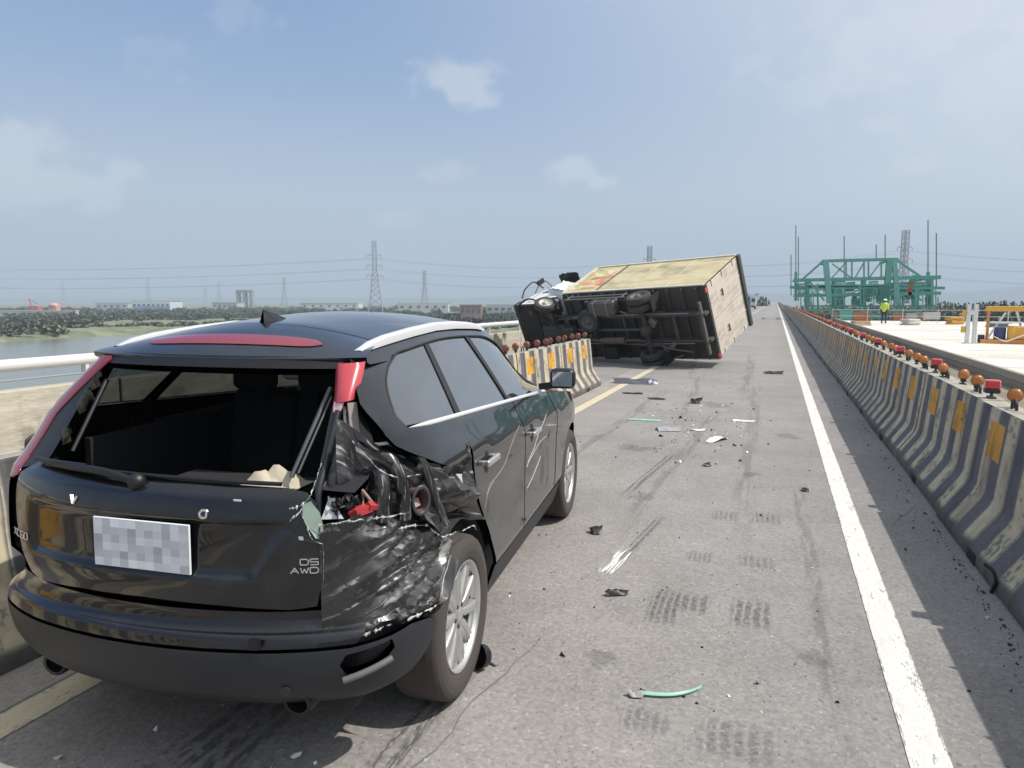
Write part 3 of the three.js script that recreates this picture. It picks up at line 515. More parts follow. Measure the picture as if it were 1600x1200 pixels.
// number plate, lettering, emblem letters
{
  const plate = dtex(11, 6, (u, v, i, j) => { const k = [.80, .76, .82, .80, .66, .74, .86, .72, .78, .84, .70][(i * 7 + j * 5) % 11], e = j === 0 || j === 5 ? .06 : 0; return [k + e, k + e + .01, k + e + .03]; });
  plate.magFilter = THREE.NearestFilter;
  const pl = part(gate, 'licence_plate', rbx(.415, .182, .008, .003, 0, .934, .892, -.03, 0, 0), mat([.82, .83, .85], .5));
  part(pl, 'plate_face', new THREE.PlaneGeometry(.405, .174).rotateX(-.03).translate(0, .934, .8975), mat([1, 1, 1], .5, 0, { map: plate }), 'pale plate face with its characters blurred out');
  // letters drawn as strokes on a grid, then laid on the gate
  const strokes = { X: [[0, 0, 1, 1], [0, 1, 1, 0]], C: [[1, 1, 0, 1], [0, 1, 0, 0], [0, 0, 1, 0]], 6: [[1, 1, 0, 1], [0, 1, 0, 0], [0, 0, 1, 0], [1, 0, 1, .5], [1, .5, 0, .5]], 0: [[0, 0, 1, 0], [1, 0, 1, 1], [1, 1, 0, 1], [0, 1, 0, 0]], D: [[0, 0, .75, 0], [.75, 0, 1, .25], [1, .25, 1, .75], [1, .75, .75, 1], [.75, 1, 0, 1], [0, 1, 0, 0]], 5: [[1, 1, 0, 1], [0, 1, 0, .5], [0, .5, 1, .5], [1, .5, 1, 0], [1, 0, 0, 0]], A: [[0, 0, .5, 1], [.5, 1, 1, 0], [.22, .4, .78, .4]], W: [[0, 1, .25, 0], [.25, 0, .5, .8], [.5, .8, .75, 0], [.75, 0, 1, 1]], V: [[0, 1, .5, 0], [.5, 0, 1, 1]], O: [[.2, 0, .8, 0], [.8, 0, 1, .3], [1, .3, 1, .7], [1, .7, .8, 1], [.8, 1, .2, 1], [.2, 1, 0, .7], [0, .7, 0, .3], [0, .3, .2, 0]] };
  const word = (name, txt, x, y, w, h, gap, sw, m) => { let cx = x; for (const ch of txt) { const g = strokes[ch].map(([a, b, c, d]) => { const p = GZ(cx + a * w, y + b * h), q = GZ(cx + c * w, y + d * h); return beam([p[0], p[1], p[2] + .003], [q[0], q[1], q[2] + .003], sw, sw); }); part(gate, name, g, m); cx += w + gap; } };
  word('badge_letter', 'XC60', -.735, .873, .024, .026, .009, .005, chrome);
  word('badge_letter', 'D5', .600, .892, .026, .020, .006, .004, chrome);
  word('badge_letter', 'AWD', .568, .862, .026, .020, .006, .004, chrome);
  word('emblem_letter', 'V', -.335, 1.058, .032, .028, 0, .009, chrome);
  word('emblem_letter', 'O', .243, 1.052, .026, .026, 0, .008, chrome);
  part(gate, 'paint_chip', bx(.03, .006, .004, .37, 1.112, rearZ(.37, 1.112) + .001), whitePaint); part(gate, 'paint_chip', bx(.016, .012, .004, .60, .985, rearZ(.6, .985) + .001), whitePaint);
}
// ---- lamps at the rear corners
{
  const lampRows = (s, y0, y1, n, wob, wide = .064) => {
    const rows = []; for (let i = 0; i <= n; i++) {
      const y = lerp(y0, y1, i / n), xc = cornerX(y), zc = rearZ(xc, y), w = wide * (i === 0 ? .8 : 1) * (i === n ? .55 : 1), jag = wob ? wob * (noise(i * 2.1, 4, 2) - .5) : 0;
      const zs = zc - .074; rows.push([[xc - w, y, rearZ(xc - w, y) - .004], [xc - w, y, rearZ(xc - w, y) + .006], [xc - w * .4, y, rearZ(xc - w * .4, y) + .012], [xc - .004, y + jag, zc + .004], [sideX(zs + .03, y) + .008, y + jag, zs + .03], [sideX(zs, y) + .004, y, zs], [sideX(zs, y) - .006, y, zs]].map(p => [p[0] * s, p[1], p[2]]));
    } return sheet(rows);
  };
  part(car, 'tail_light', lampRows(-1, 1.575, 1.09, 26, 0, .105), redLens, 'whole red upright tail light');
  const stump = []; for (let i = 0; i <= 8; i++) { const t = i / 8, a = [lerp(.562, .604, t), lerp(1.566, 1.425, t), lerp(.452, .553, t)], b = [lerp(.655, .668, t), lerp(1.574, 1.440, t), lerp(.445, .556, t)], k = Math.sin(Math.PI * (.12 + .8 * t)) ** .5; stump.push([-.012, 0, .25, .5, .75, 1, 1.02].map((u, j) => [lerp(a[0], b[0], u) + (j > 3 ? .012 * k : 0), lerp(a[1], b[1], u), lerp(a[2], b[2], u) + (j === 0 || j === 6 ? -.03 : .008 + .022 * Math.sin(Math.PI * u) * k)])); }
  const tl = part(car, 'tail_light', sheet(stump), pinkLens, 'broken stump of the red tail light');
  part(tl, 'broken_lens', [sheet([[[.604, 1.432, .56], [.63, 1.43, .57], [.648, 1.432, .565]], [[.606, 1.41, .572], [.63, 1.405, .578], [.644, 1.412, .575]], [[.612, 1.395, .58], [.63, 1.382, .585], [.638, 1.395, .58]]])], mat([.75, .45, .47], .5));
  part(tl, 'lamp_crack', tube([[.632, 1.54, .492], [.65, 1.515, .508], [.668, 1.49, .522], [.676, 1.47, .53]], .0020, 12, 4), blackTrim);
}
// ---- bumper: one plan curve swept up in height
const bumperPlan = new THREE.CatmullRomCurve3([[-.928, .40], [-.925, .47], [-.905, .56], [-.865, .65], [-.79, .735], [-.68, .80], [-.5, .868], [-.25, .915], [0, .93], [.25, .915], [.5, .868], [.68, .80], [.79, .735], [.865, .65], [.905, .56], [.925, .47], [.928, .40]].map(p => V3(p[0], 0, p[1])), false, 'centripetal');
const BS = (s, y) => { const p = bumperPlan.getPoint(clamp((s + 1) / 2, 0, 1)), t = bumperPlan.getTangent(clamp((s + 1) / 2, 0, 1)), k = rearMid(y) - .93; return [p.x - t.z * k, y, p.z + t.x * k]; };
const lowOut = [...span(-.98, -.84, 5, s => lerp(.43, .325, (s + .98) / .14)), ...span(-.8, -.4, 6, s => lerp(.315, .335, (s + .8) / .4)), ...span(-.35, .48, 12, () => .342), [.56, .345], [.64, .355], [.72, .375], [.80, .42], [.86, .475], [.905, .535], [.90, .575], [.82, .60], [.70, .615], [.60, .604], [.5, .597], ...span(.45, -.98, 16, s => .592)];
part(car, 'lower_bumper', patch(lowOut, BS, [.03, .03], { flip: false, flange: .03, hole: [[.415, .53], [.435, .487], [.565, .512], [.612, .555], [.60, .59], [.435, .568]] }), plastic);
part(car, 'bumper_recess', patch([[.38, .46], [.66, .46], [.66, .60], [.38, .60]], (s, y) => { const p = BS(s, y); return [p[0] * .93, p[1], p[2] * .9]; }, .05, { flange: 0 }), plastic);
part(car, 'bumper_lip', tube(Array.from({ length: 5 }, (_, i) => { const p = BS(lerp(.425, .60, i / 4), lerp(.487, .535, i / 4)); return [p[0] + .006, p[1] - .012, p[2] + .012]; }), .013, 16, 8), mat([.12, .12, .125], .5));
part(car, 'sensor_cap', cyl([.55, .44, .865], [.552, .44, .873], .018, .018, 14), plastic);
const upOut = [...span(-.985, .40, 26, () => .605), [.47, .607], [.50, .635], [.53, .68], [.54, .712], [.50, .716], ...span(.45, -.985, 24, () => .712)];
part(car, 'rear_bumper', patch(upOut, BS, [.03, .015], { flange: .03 }), paint);
part(car, 'tow_eye_cover', bx(.036, .034, .02, .475, .634, .925, 0, .2, 0), blackTrim);
for (const s of [-1, 1]) part(car, 'exhaust_tip', lathe([[.034, 0], [.046, 0], [.048, .1], [.044, .22]], 24).rotateX(-Math.PI / 2).scale(1.25, 1, 1).translate(.55 * s, .352, .80), mat([.035, .034, .034], .5, .4));
// ---- crushed rear quarter
const quarterPlan = new THREE.CatmullRomCurve3([[.655, .785], [.74, .735], [.82, .655], [.88, .53], [.918, .36], [.937, .16], [.94, -.02], [.94, -.12]].map(p => V3(p[0], 0, p[1])), false, 'centripetal');
const ridge = (x, y, s, o = 3) => { let a = 1, r = 0, n = 0; for (let i = 0; i < o; i++) { r += a * (1 - Math.abs(2 * noise(x, y, s + i * 7) - 1)); n += a; a *= .5; x *= 2.1; y *= 2.1; } return r / n; };
// a ragged strip of torn edge: a ribbon whose width jumps about
function splinter(pts, w, seed, n = 40) {
  const c = new THREE.CatmullRomCurve3(pts.map(p => V3(...p)), false, 'centripetal'), r = mulberry(seed), rows = [[], [], []];
  for (let i = 0; i <= n; i++) { const p = c.getPoint(i / n), k = w * (noise(i * .35, 3, seed) < .42 ? .04 : .2 + 1.5 * r() * r()) * Math.min(1, 6 * (1 - i / n) + .2), j = () => (r() - .5) * w * .5; rows[0].push([p.x + j(), p.y - k, p.z + j()]); rows[1].push([p.x + k * .4 + j() * .5, p.y, p.z + k * .5]); rows[2].push([p.x + j(), p.y + k * .8, p.z + j()]); }
  return sheet(rows);
}
// crushed sheet metal: a coarse net of flat facets with hard creases between them
function facets(N, M, fn, seed, jit, crease = .42) {
  const r = mulberry(seed), P = [];
  for (let j = 0; j <= M; j++) P.push(Array.from({ length: N + 1 }, (_, i) => { const q = clamp(i / N + (i && i < N ? (r() - .5) * .7 / N : 0)), v = clamp(j / M + (j && j < M ? (r() - .5) * .7 / M : 0)); return { q, v, p: fn(q, v, (r() - .5) * 2 * jit) }; }));
  const pos = [], uv = [];
  for (let j = 0; j < M; j++) for (let i = 0; i < N; i++) { const a = P[j][i], b = P[j][i + 1], c = P[j + 1][i + 1], d = P[j + 1][i]; for (const t of r() < .5 ? [[a, b, c], [a, c, d]] : [[a, b, d], [b, c, d]]) for (const k of t) { pos.push(...k.p); uv.push(k.q, k.v); } }
  const g = new THREE.BufferGeometry(); g.setAttribute('position', new THREE.Float32BufferAttribute(pos, 3)); g.setAttribute('uv', new THREE.Float32BufferAttribute(uv, 2)); g.computeVertexNormals(); return toCreasedNormals(g, crease);
}
const scrapeTex = (seed, sl, lines, amt) => dtex(768, 768, (u, v) => {
  const w = v - sl * u + (fbm(u * 2.5, v * 2.5, seed, 3) - .5) * .14, m = fbm(u * 3, w * 5, seed + 12, 4), m2 = fbm(u * 5 + 9, v * 6, seed + 31, 4), g = fbm(u * 30, v * 30, seed + 2, 3);
  const smear = sstep(.46, .74, m) * (.35 + .65 * fbm(u * 4, w * 40, seed + 5, 2));                                  // broad rubbed patches
  const l1 = noise(u * 1.6 + m2 * 2, w * lines, seed + 3), l2 = noise(u * 2.2, w * lines * 2.3 + 7, seed + 9), l3 = noise(u * 2.6 - m * 2, w * lines * .75, seed + 17);
  const fine = sstep(.80, .93, l1) * sstep(.40, .55, m2) + .8 * sstep(.84, .95, l2) * sstep(.44, .58, m), white = sstep(.74, .90, l3) * sstep(.47, .60, m) * sstep(.34, .60, g), chip = sstep(.70, .76, fbm(u * 22, w * 30, seed + 22, 3)) * sstep(.45, .6, m2);
  const k = clamp(amt * (sl > 0 ? .25 + .95 * sstep(.05, .6, u) * (1 - .35 * sstep(.6, .95, v)) : 1) * (.30 * smear + .55 * fine + .95 * white + .22 * chip)), d = .115 + .05 * (g - .5);
  return [lerp(d, .80, k), lerp(d, .80, k), lerp(d * 1.05, .80, k)];
});
const scraped = pmat([1, 1, 1], .45, 0, { map: scrapeTex(3, .42, 40, 1.3), clearcoat: .5, clearcoatRoughness: .18 }), crushed = pmat([1, 1, 1], .4, .1, { map: scrapeTex(21, -.3, 22, 1.35), clearcoat: .7, clearcoatRoughness: .15 }), inner = mat([.030, .031, .034], .75);
const doorZ = y => itp(y, [.56, .66, .76, .88, 1.0, 1.17, 1.3], [-.43, -.36, -.27, -.17, -.11, -.08, -.045]);
const planPt = (t, out, y) => { const p = quarterPlan.getPoint(t), g = quarterPlan.getTangent(t); return [p.x - g.z * out, y, p.z + g.x * out]; };
{
  // bumper cover: a broad sheet torn off its clips, raked from the wheel arch to the tailgate
  const top = t => pch(t, [0, .12, .35, .55, .68], [1.035, 1.04, 1.03, 1.0, .93]), low = t => pch(t, [0, .12, .3, .5, .6, .68], [.615, .61, .63, .60, .59, .72]);
  const tri = x => Math.abs(((x % 1) + 1) % 1 * 2 - 1);
  const cover = (q, v, j) => {
    const t = .68 * q, y = lerp(low(t), top(t), v), w = v - .42 * q + (noise(q * 3, v * 3, 6) - .5) * .16, near = sstep(.12, .75, q);
    let out = .014 + near * (.034 * (tri(w * 2.6 + .2) - .5) + .018 * (tri(w * 6.3 + noise(q * 4, 2, 4)) - .5)) + j * near - .028 * Math.sin(Math.PI * v) * sstep(.2, .9, q) - .06 * sstep(.74, 1, v) * sstep(.15, .5, q);
    if (v > .93) out += .03 * (noise(q * 16, 2, 3) - .5); if (v < .07) out += .015;
    return planPt(t, out, y + .03 * (noise(q * 11, v * 9, 5) - .5) * (v > .93 || v < .05 ? 1 : .15));
  };
  part(car, 'torn_bumper_cover', facets(58, 40, cover, 31, .0035, .5), scraped, 'scraped black bumper cover torn loose at the corner');
  part(car, 'torn_edge', splinter(Array.from({ length: 22 }, (_, i) => { const q = i / 21, p = planPt(.6 * q, .022 + .01 * (noise(i * .9, 3, 2) - .5), low(.6 * q) - .004 + .014 * (noise(i * 1.3, 8, 5) - .5)); return p; }), .009, 4, 90), mat([.55, .54, .50], .6), 'pale broken edge of the bumper cover');
  part(car, 'torn_edge', splinter(Array.from({ length: 16 }, (_, i) => { const q = i / 15; return planPt(.42 * q, .016 + .012 * noise(i, 4, 1), top(.42 * q) + .006 * (noise(i * 1.7, 2, 2) - .5)); }), .006, 5, 60), mat([.42, .42, .41], .6));
}
{
  // the quarter panel: crumpled in folds round the wheel arch
  const upper = t => pch(t, [.14, .25, .36, .46, .6, .8, 1], [1.36, 1.30, 1.24, 1.20, 1.13, 1.115, 1.16]), lower = t => pch(t, [.14, .3, .5, .62, .75, .88, 1], [1.02, .99, .95, .85, .815, .79, .74]);
  // inner wall of the dent, then the creased outer skin ahead of it, then the folds between
  part(car, 'crumpled_quarter_panel', facets(20, 13, (q, v, j) => { const t = lerp(.10, .62, q), y = lerp(lower(t) - .02, upper(t) + .03, v); return planPt(t, -.075 + .04 * (ridge(q * 3, v * 2.2, 6, 1) - .5) + .06 * sstep(.75, 1, q) + j, y); }, 33, .006, .45), crushed, 'pushed-in black quarter panel with pale scrapes');
  part(car, 'crumpled_quarter_panel', facets(13, 10, (q, v, j) => {
    const t = lerp(.50, 1, q), y = lerp(lower(t), upper(t) + .012, v), edge = sstep(0, .25, 1 - v) * sstep(0, .15, 1 - q), f = ridge(q * 1.7 + v * 1.3, v * 1.1 + 3, 2, 1), f2 = ridge(q * 3.3 - v * 1.4, v * 2.4, 9, 1);
    const p = planPt(t, (.13 * (f - .62) + .06 * (f2 - .5) - .012) * edge + j * edge - .006 + (v < .06 ? .018 : 0), y + (v < .06 ? .03 * (noise(q * 14, 1, 7) - .5) : 0));
    p[2] += (doorZ(p[1]) + .014 + .12) * sstep(.55, 1, q); return p;
  }, 37, .012, .22), crushed, 'creased black quarter panel ahead of the wheel arch');
  part(car, 'crumpled_quarter_panel', facets(12, 4, (q, v, j) => { const t = lerp(.20, .62, q); return planPt(t, -.03 + .035 * (ridge(q * 3.1, v * .8, 12, 1) - .5) - .03 * (1 - v) + j, lerp(upper(t) - .085, upper(t) - .015, v) + .012 * (noise(q * 9, v * 3, 5) - .5)); }, 39, .008, .3), crushed);
  const rib = (pts, r, seed) => {
    const g = tube(pts.map(([x, y, z]) => { const k = .012; return [x - k, y, z - k * .6]; }), r, 46, 14), p = g.attributes.position, c = new THREE.CatmullRomCurve3(pts.map(q => V3(...q)));
    for (let i = 0; i < p.count; i++) { const m = c.getPoint(clamp(Math.floor(i / 15) / 46)), d = V3(p.getX(i), p.getY(i), p.getZ(i)).sub(m), k = 1 + .55 * (ridge(i % 15 * .21, Math.floor(i / 15) * .09, seed, 2) - .5); p.setXYZ(i, m.x + d.x * k, m.y + d.y * k, m.z + d.z * k); }
    return toCreasedNormals(g, .5);
  };
  part(car, 'metal_fold', rib([[.66, 1.262, .60], [.730, 1.25, .585], [.79, 1.206, .59], [.828, 1.142, .615], [.838, 1.06, .625], [.83, 1.01, .61]], .027, 3), crushed, 'curved fold of scraped black metal');
  part(car, 'metal_fold', rib([[.765, 1.24, .565], [.825, 1.225, .55], [.868, 1.163, .553], [.880, 1.073, .54], [.878, .99, .53]], .024, 5), crushed, 'second curved fold of scraped metal beside the round opening');
  part(car, 'metal_fold', rib([[.80, 1.282, .50], [.878, 1.237, .44], [.912, 1.139, .39], [.922, 1.022, .335], [.928, .88, .235]], .020, 8), crushed, 'long fold of metal above the wheel arch');
  const ringG = new THREE.TorusGeometry(.036, .0065, 8, 28).scale(1, 1.45, 1).rotateY(.95).translate(.915, 1.05, .478);
  part(car, 'filler_ring', ringG, mat([.055, .055, .058], .35), 'oval ring left round the opening in the quarter panel');
  part(car, 'filler_pipe', new THREE.CylinderGeometry(.034, .026, .07, 20, 1, true).scale(1, 1, 1.4).rotateX(Math.PI / 2).rotateY(.95).translate(.886, 1.05, .458), mat([.16, .09, .085], .6));
  part(car, 'filler_cap', rbx(.03, .035, .012, .004, .888, 1.035, .462, 0, .95, .4), mat([.45, .30, .28], .6));
  const rim = (f, n, r, m, l) => part(car, 'torn_edge', splinter(Array.from({ length: n }, (_, i) => f(i / (n - 1), i)), r, n, n * 4), m, l);
  rim((q, i) => planPt(lerp(.36, .97, q), .0 + .014 * (noise(i, 2, 4) - .5) + .012, lower(lerp(.36, .97, q)) - .004 + .012 * (noise(i * 1.9, 5, 3) - .5)), 20, .006, mat([.48, .47, .43], .6));
  rim((q, i) => planPt(lerp(.18, .52, q), -.01 + .02 * (noise(i, 7, 4) - .5), upper(lerp(.18, .52, q)) - .02 - .05 * Math.sin(3 * q)), 10, .0045, mat([.55, .55, .53], .6));
}
part(car, 'torn_metal_leaf', facets(12, 8, (q, v, j) => planPt(lerp(.06, .20, q), -.05 + .05 * (ridge(q * 2.2, v * 2.2, 54, 2) - .55) + j + .03 * v * q, lerp(1.03, 1.10, v) + .03 * (noise(q * 7, v * 3, 54) - .5) + .03 * q), 54, .008, .35), crushed);
// bodywork behind the torn sheets
part(car, 'body_cavity', [sheet([[[.60, .55, .60], [.76, .55, .40], [.80, .55, -.1]], [[.56, .9, .58], [.70, .9, .36], [.78, .9, -.1]], [[.56, 1.2, .55], [.66, 1.2, .34], [.74, 1.2, -.1]], [[.58, 1.46, .44], [.62, 1.46, .30], [.68, 1.44, -.1]]])], inner);
part(car, 'body_cavity', sheet([[[.60, .55, .60], [.70, .56, .74]], [[.58, .9, .58], [.655, .9, .76]], [[.56, 1.2, .55], [.61, 1.2, .68]], [[.57, 1.46, .46], [.60, 1.46, .52]]]), inner);
// inner pillar, strips, wiring and bits of lamp in the hole
part(car, 'inner_pillar', [tube([[.632, 1.41, .535], [.648, 1.36, .56], [.671, 1.305, .59], [.70, 1.285, .585], [.734, 1.28, .578], [.78, 1.278, .557], [.822, 1.282, .53]], .0065, 50, 6)], whitePaint, 'white bare strip curling down from the broken lamp');
part(car, 'inner_pillar', [beam([.672, 1.43, .55], [.70, 1.28, .58], .035, .012)], mat([.30, .25, .23], .7));
part(car, 'inner_pillar', tube([[.628, 1.40, .575], [.628, 1.22, .68], [.632, 1.12, .745], [.635, .9, .775]], .014, 30, 6), mat([.02, .021, .025], .35));
part(car, 'lamp_housing', [mv(new THREE.TorusGeometry(.06, .018, 8, 20), .70, 1.155, .655, .2, .9, .3), mv(new THREE.TorusGeometry(.075, .012, 8, 20, 4), .715, 1.12, .64, .3, .7, .9)], mat([.03, .03, .033], .3));
part(car, 'lamp_fragment', [bx(.06, .026, .04, .765, 1.058, .665, .2, .8, .25), bx(.05, .02, .03, .80, 1.068, .64, .1, .9, -.3), bx(.03, .022, .02, .74, 1.052, .69, .4, .2, .6)], mat([.50, .05, .055], .4), 'red broken lamp plastic');
part(car, 'lamp_fragment', [sheet([[[.655, 1.115, .705], [.668, 1.12, .70]], [[.648, 1.06, .735], [.70, 1.055, .715]], [[.640, 1.035, .745], [.715, 1.035, .715]]])], mat([.7, .7, .72], .4), 'pale foil hanging in the torn corner');
part(car, 'wire', [tube([[.66, 1.17, .66], [.69, 1.13, .675], [.70, 1.09, .69], [.735, 1.06, .68]], .004, 20, 5), tube([[.67, 1.2, .64], [.72, 1.15, .64], [.755, 1.1, .64], [.76, 1.06, .66]], .004, 20, 5)], mat([.35, .20, .16], .6));
part(car, 'inner_pillar', beam([.735, 1.15, .65], [.815, 1.05, .635], .012, .006), mat([.36, .27, .22], .7));
part(car, 'wire', [tube([[.65, 1.14, .69], [.66, 1.10, .72], [.70, 1.075, .71], [.74, 1.09, .67]], .003, 20, 5)], mat([.7, .7, .68], .6));
// torn pale plastic at the tailgate's edge
part(gate, 'torn_trim', [sheet([[[.600, 1.10, .795], [.63, 1.115, .79]], [[.605, 1.06, .805], [.66, 1.075, .785]], [[.615, 1.03, .80], [.672, 1.03, .785]], [[.65, .985, .80], [.673, .975, .785]]])], mat([.34, .44, .36], .5), 'pale green torn edge of the tailgate');
const whiteTorn = mat([.60, .62, .57], .6);
part(gate, 'torn_trim', splinter([[.635, 1.235, .72], [.628, 1.16, .765], [.618, 1.12, .79], [.588, 1.095, .805], [.560, 1.09, .815]], .009, 7), whiteTorn, 'white splintered edge of the tailgate');
part(gate, 'torn_trim', splinter([[.618, 1.11, .80], [.59, 1.07, .815], [.575, 1.06, .82], [.566, 1.045, .823]], .006, 8, 20), whiteTorn);
part(gate, 'torn_trim', splinter([[.60, 1.085, .812], [.628, 1.02, .81], [.64, .985, .808], [.672, .965, .795]], .007, 9, 30), whiteTorn);
part(gate, 'torn_trim', splinter([[.672, 1.0, .79], [.674, .9, .793], [.67, .82, .792], [.662, .76, .79]], .0045, 10, 40), whiteTorn);
// ---- wheels
{
  const tyre = lathe([[.243, -.095], [.262, -.112], [.30, -.121], [.335, -.119], [.356, -.108], [.366, -.092], [.370, -.06], [.371, 0], [.370, .06], [.366, .092], [.356, .108], [.335, .119], [.30, .121], [.262, .112], [.243, .095]], 64).rotateZ(-Math.PI / 2);
  const wallBump = dtex(8, 256, (u, v) => .5 + .5 * (Math.sin(v * 90) > .3 ? 1 : 0) * (noise(u * 2, v * 40, 3) > .4 ? 1 : .2), false);
  const tyreM = mat([.06, .052, .047], .92, 0, { bumpMap: wallBump, bumpScale: .0012 });
  const barrel = lathe([[.19, -.09], [.225, -.09], [.236, -.06], [.236, .06]], 64).rotateZ(-Math.PI / 2), rim = lathe([[.236, .06], [.246, .098], [.252, .106], [.247, .109], [.236, .098], [.230, .085]], 64).rotateZ(-Math.PI / 2);
  const spoke = () => { const w = (r) => lerp(.019, .026, (r - .05) / .18), rows = []; for (let i = 0; i <= 8; i++) { const r = lerp(.045, .236, i / 8), x = pch(r, [.045, .1, .18, .236], [.078, .088, .09, .088]), k = w(r); rows.push([[x - .035, r, -k * 1.1], [x - .004, r, -k], [x + .004, r, -k * .55], [x - .001, r, 0], [x + .004, r, k * .55], [x - .004, r, k], [x - .035, r, k * 1.1]]); } return sheet(rows); };
  const sg = spoke(), hub = lathe([[0, .092], [.02, .094], [.034, .090], [.037, .082], [.066, .082], [.074, .07], [.074, .03]], 32).rotateZ(-Math.PI / 2);
  const disc = new THREE.CylinderGeometry(.15, .15, .02, 40).rotateZ(Math.PI / 2), dark = mat([.03, .03, .03], .6), shieldM = mat([.05, .045, .04], .8), barrelM = mat([.09, .085, .08], .7, .2), discM = mat([.16, .14, .125], .6, .4);
  const wheel = (x, z, s, spin) => {
    const w = new THREE.Group(); w.name = 'wheel'; w.position.set(x, .371, z); w.rotation.y = s < 0 ? Math.PI : 0; car.add(w);
    part(w, 'tyre', tyre, tyreM); part(w, 'rim', rim, alloy); part(w, 'rim_barrel', barrel, barrelM); part(w, 'hub', hub, alloy); part(w, 'brake_disc', disc, discM);
    part(w, 'brake_shield', new THREE.CylinderGeometry(.195, .195, .006, 40).rotateZ(Math.PI / 2).translate(-.03, 0, 0), shieldM);
    for (let k = 0; k < 10; k++) { const m = part(w, 'spoke', sg, alloy); m.rotation.x = spin + k * Math.PI / 5; }
    for (let k = 0; k < 5; k++) { const a = spin + .31 + k * Math.PI * .4; part(w, 'wheel_bolt', cyl([.079, .052 * Math.cos(a), .052 * Math.sin(a)], [.086, .052 * Math.cos(a), .052 * Math.sin(a)], .010, .010, 8), dark); }
    return w;
  };
  wheel(.815, 0, 1, .1); wheel(-.815, 0, -1, .4); wheel(.815, -2.774, 1, .25); wheel(-.815, -2.774, -1, .2);
  for (const s of [1, -1]) for (const z of [0, -2.774]) part(car, 'wheel_arch_liner', [new THREE.CylinderGeometry(.43, .43, .36, 32, 1, true, 0, Math.PI).rotateZ(Math.PI / 2).rotateX(Math.PI / 2 * 0).translate(.72 * s, .39, z).applyMatrix4(new THREE.Matrix4())].map(g => g), inner);
}
// ---- underside and cabin
part(car, 'underbody', [rbx(1.44, .16, 3.9, .05, 0, .34, -1.25), rbx(1.15, .18, .75, .05, 0, .46, .36), cyl([-.60, .36, .62], [.60, .36, .62], .075, .075, 14), bx(1.5, .1, .1, 0, .30, 0), cyl([.3, .25, -2.4], [.3, .27, .6], .03, .03)], mat([.014, .014, .015], .8));
part(car, 'cargo_floor', [bx(1.16, .03, 1.2, 0, .80, .22), bx(.03, .44, .9, -.62, 1.0, .05), bx(.03, .38, .8, .58, .98, .05)], cloth);
part(car, 'roof_lining', sheet(Array.from({ length: 8 }, (_, i) => Array.from({ length: 9 }, (_, j) => { const p = roofS(lerp(-1.3, .30, i / 7), -.95 + 1.9 * j / 8); return [p[0], p[1] - .045, p[2]]; }))), mat([.05, .05, .052], .95));
const seatM = cloth;
for (const x of [-.40, 0, .40]) { part(car, 'rear_seat', rbx(.40, .62, .16, .05, x, 1.02, -.48, -.22, 0, 0), seatM); part(car, 'headrest', [rbx(.25, .16, .10, .04, x, 1.41, -.40, -.15, 0, 0), cyl([x - .05, 1.25, -.44], [x - .05, 1.36, -.41], .007), cyl([x + .05, 1.25, -.44], [x + .05, 1.36, -.41], .007)], seatM); }
for (const x of [-.38, .38]) { part(car, 'front_seat', [rbx(.50, .72, .18, .07, x, 1.02, -1.32, -.25, 0, 0), rbx(.50, .16, .5, .06, x, .62, -1.6)], seatM); part(car, 'headrest', rbx(.27, .2, .12, .05, x, 1.46, -1.22, -.2, 0, 0), seatM); }
part(car, 'dashboard', rbx(1.4, .25, .4, .08, 0, 1.02, -2.2), cloth);
part(car, 'inner_door_trim', [bx(.03, .75, 1.9, -.80, .82, -1.05), bx(.03, .75, 1.9, .80, .82, -1.05), bx(1.5, .03, 2.2, 0, .43, -1.2)], cloth);
part(car, 'crumpled_paper', [(() => { const rows = []; for (let i = 0; i <= 10; i++) rows.push(Array.from({ length: 11 }, (_, j) => [.27 + .24 * j / 10, 1.10 + .10 * ridge(i * .3, j * .35, 4, 2) * Math.sin(Math.PI * i / 10) * Math.sin(Math.PI * j / 10) + .02, .56 + .17 * i / 10])); return sheet(rows); })()], mat([.45, .40, .31], .9), 'crumpled tan paper inside the broken rear window');
part(car, 'parcel_tray', bx(.62, .03, .28, .2, 1.09, .60), cloth);
// the black cup-shaped part lying against the rear wheel
{
  const t = thing('plastic_cap', 'black round plastic cap fallen against the rear wheel of the damaged car', 'car part', [-1.285, 0, -3.03], -.9);
  part(t, 'cup', lathe([[.0, .0], [.048, .0], [.056, .012], [.060, .05], [.056, .052], [.050, .015], [0, .012]], 28).rotateX(1.25).rotateY(.5).translate(0, .055, 0), mat([.012, .012, .013], .35));
  part(t, 'bracket', [beam([-.05, .02, -.02], [.02, .008, -.06], .025, .01), beam([-.03, .01, 0], [-.09, .05, .03], .02, .01)], mat([.35, .36, .37], .4, .5));
}

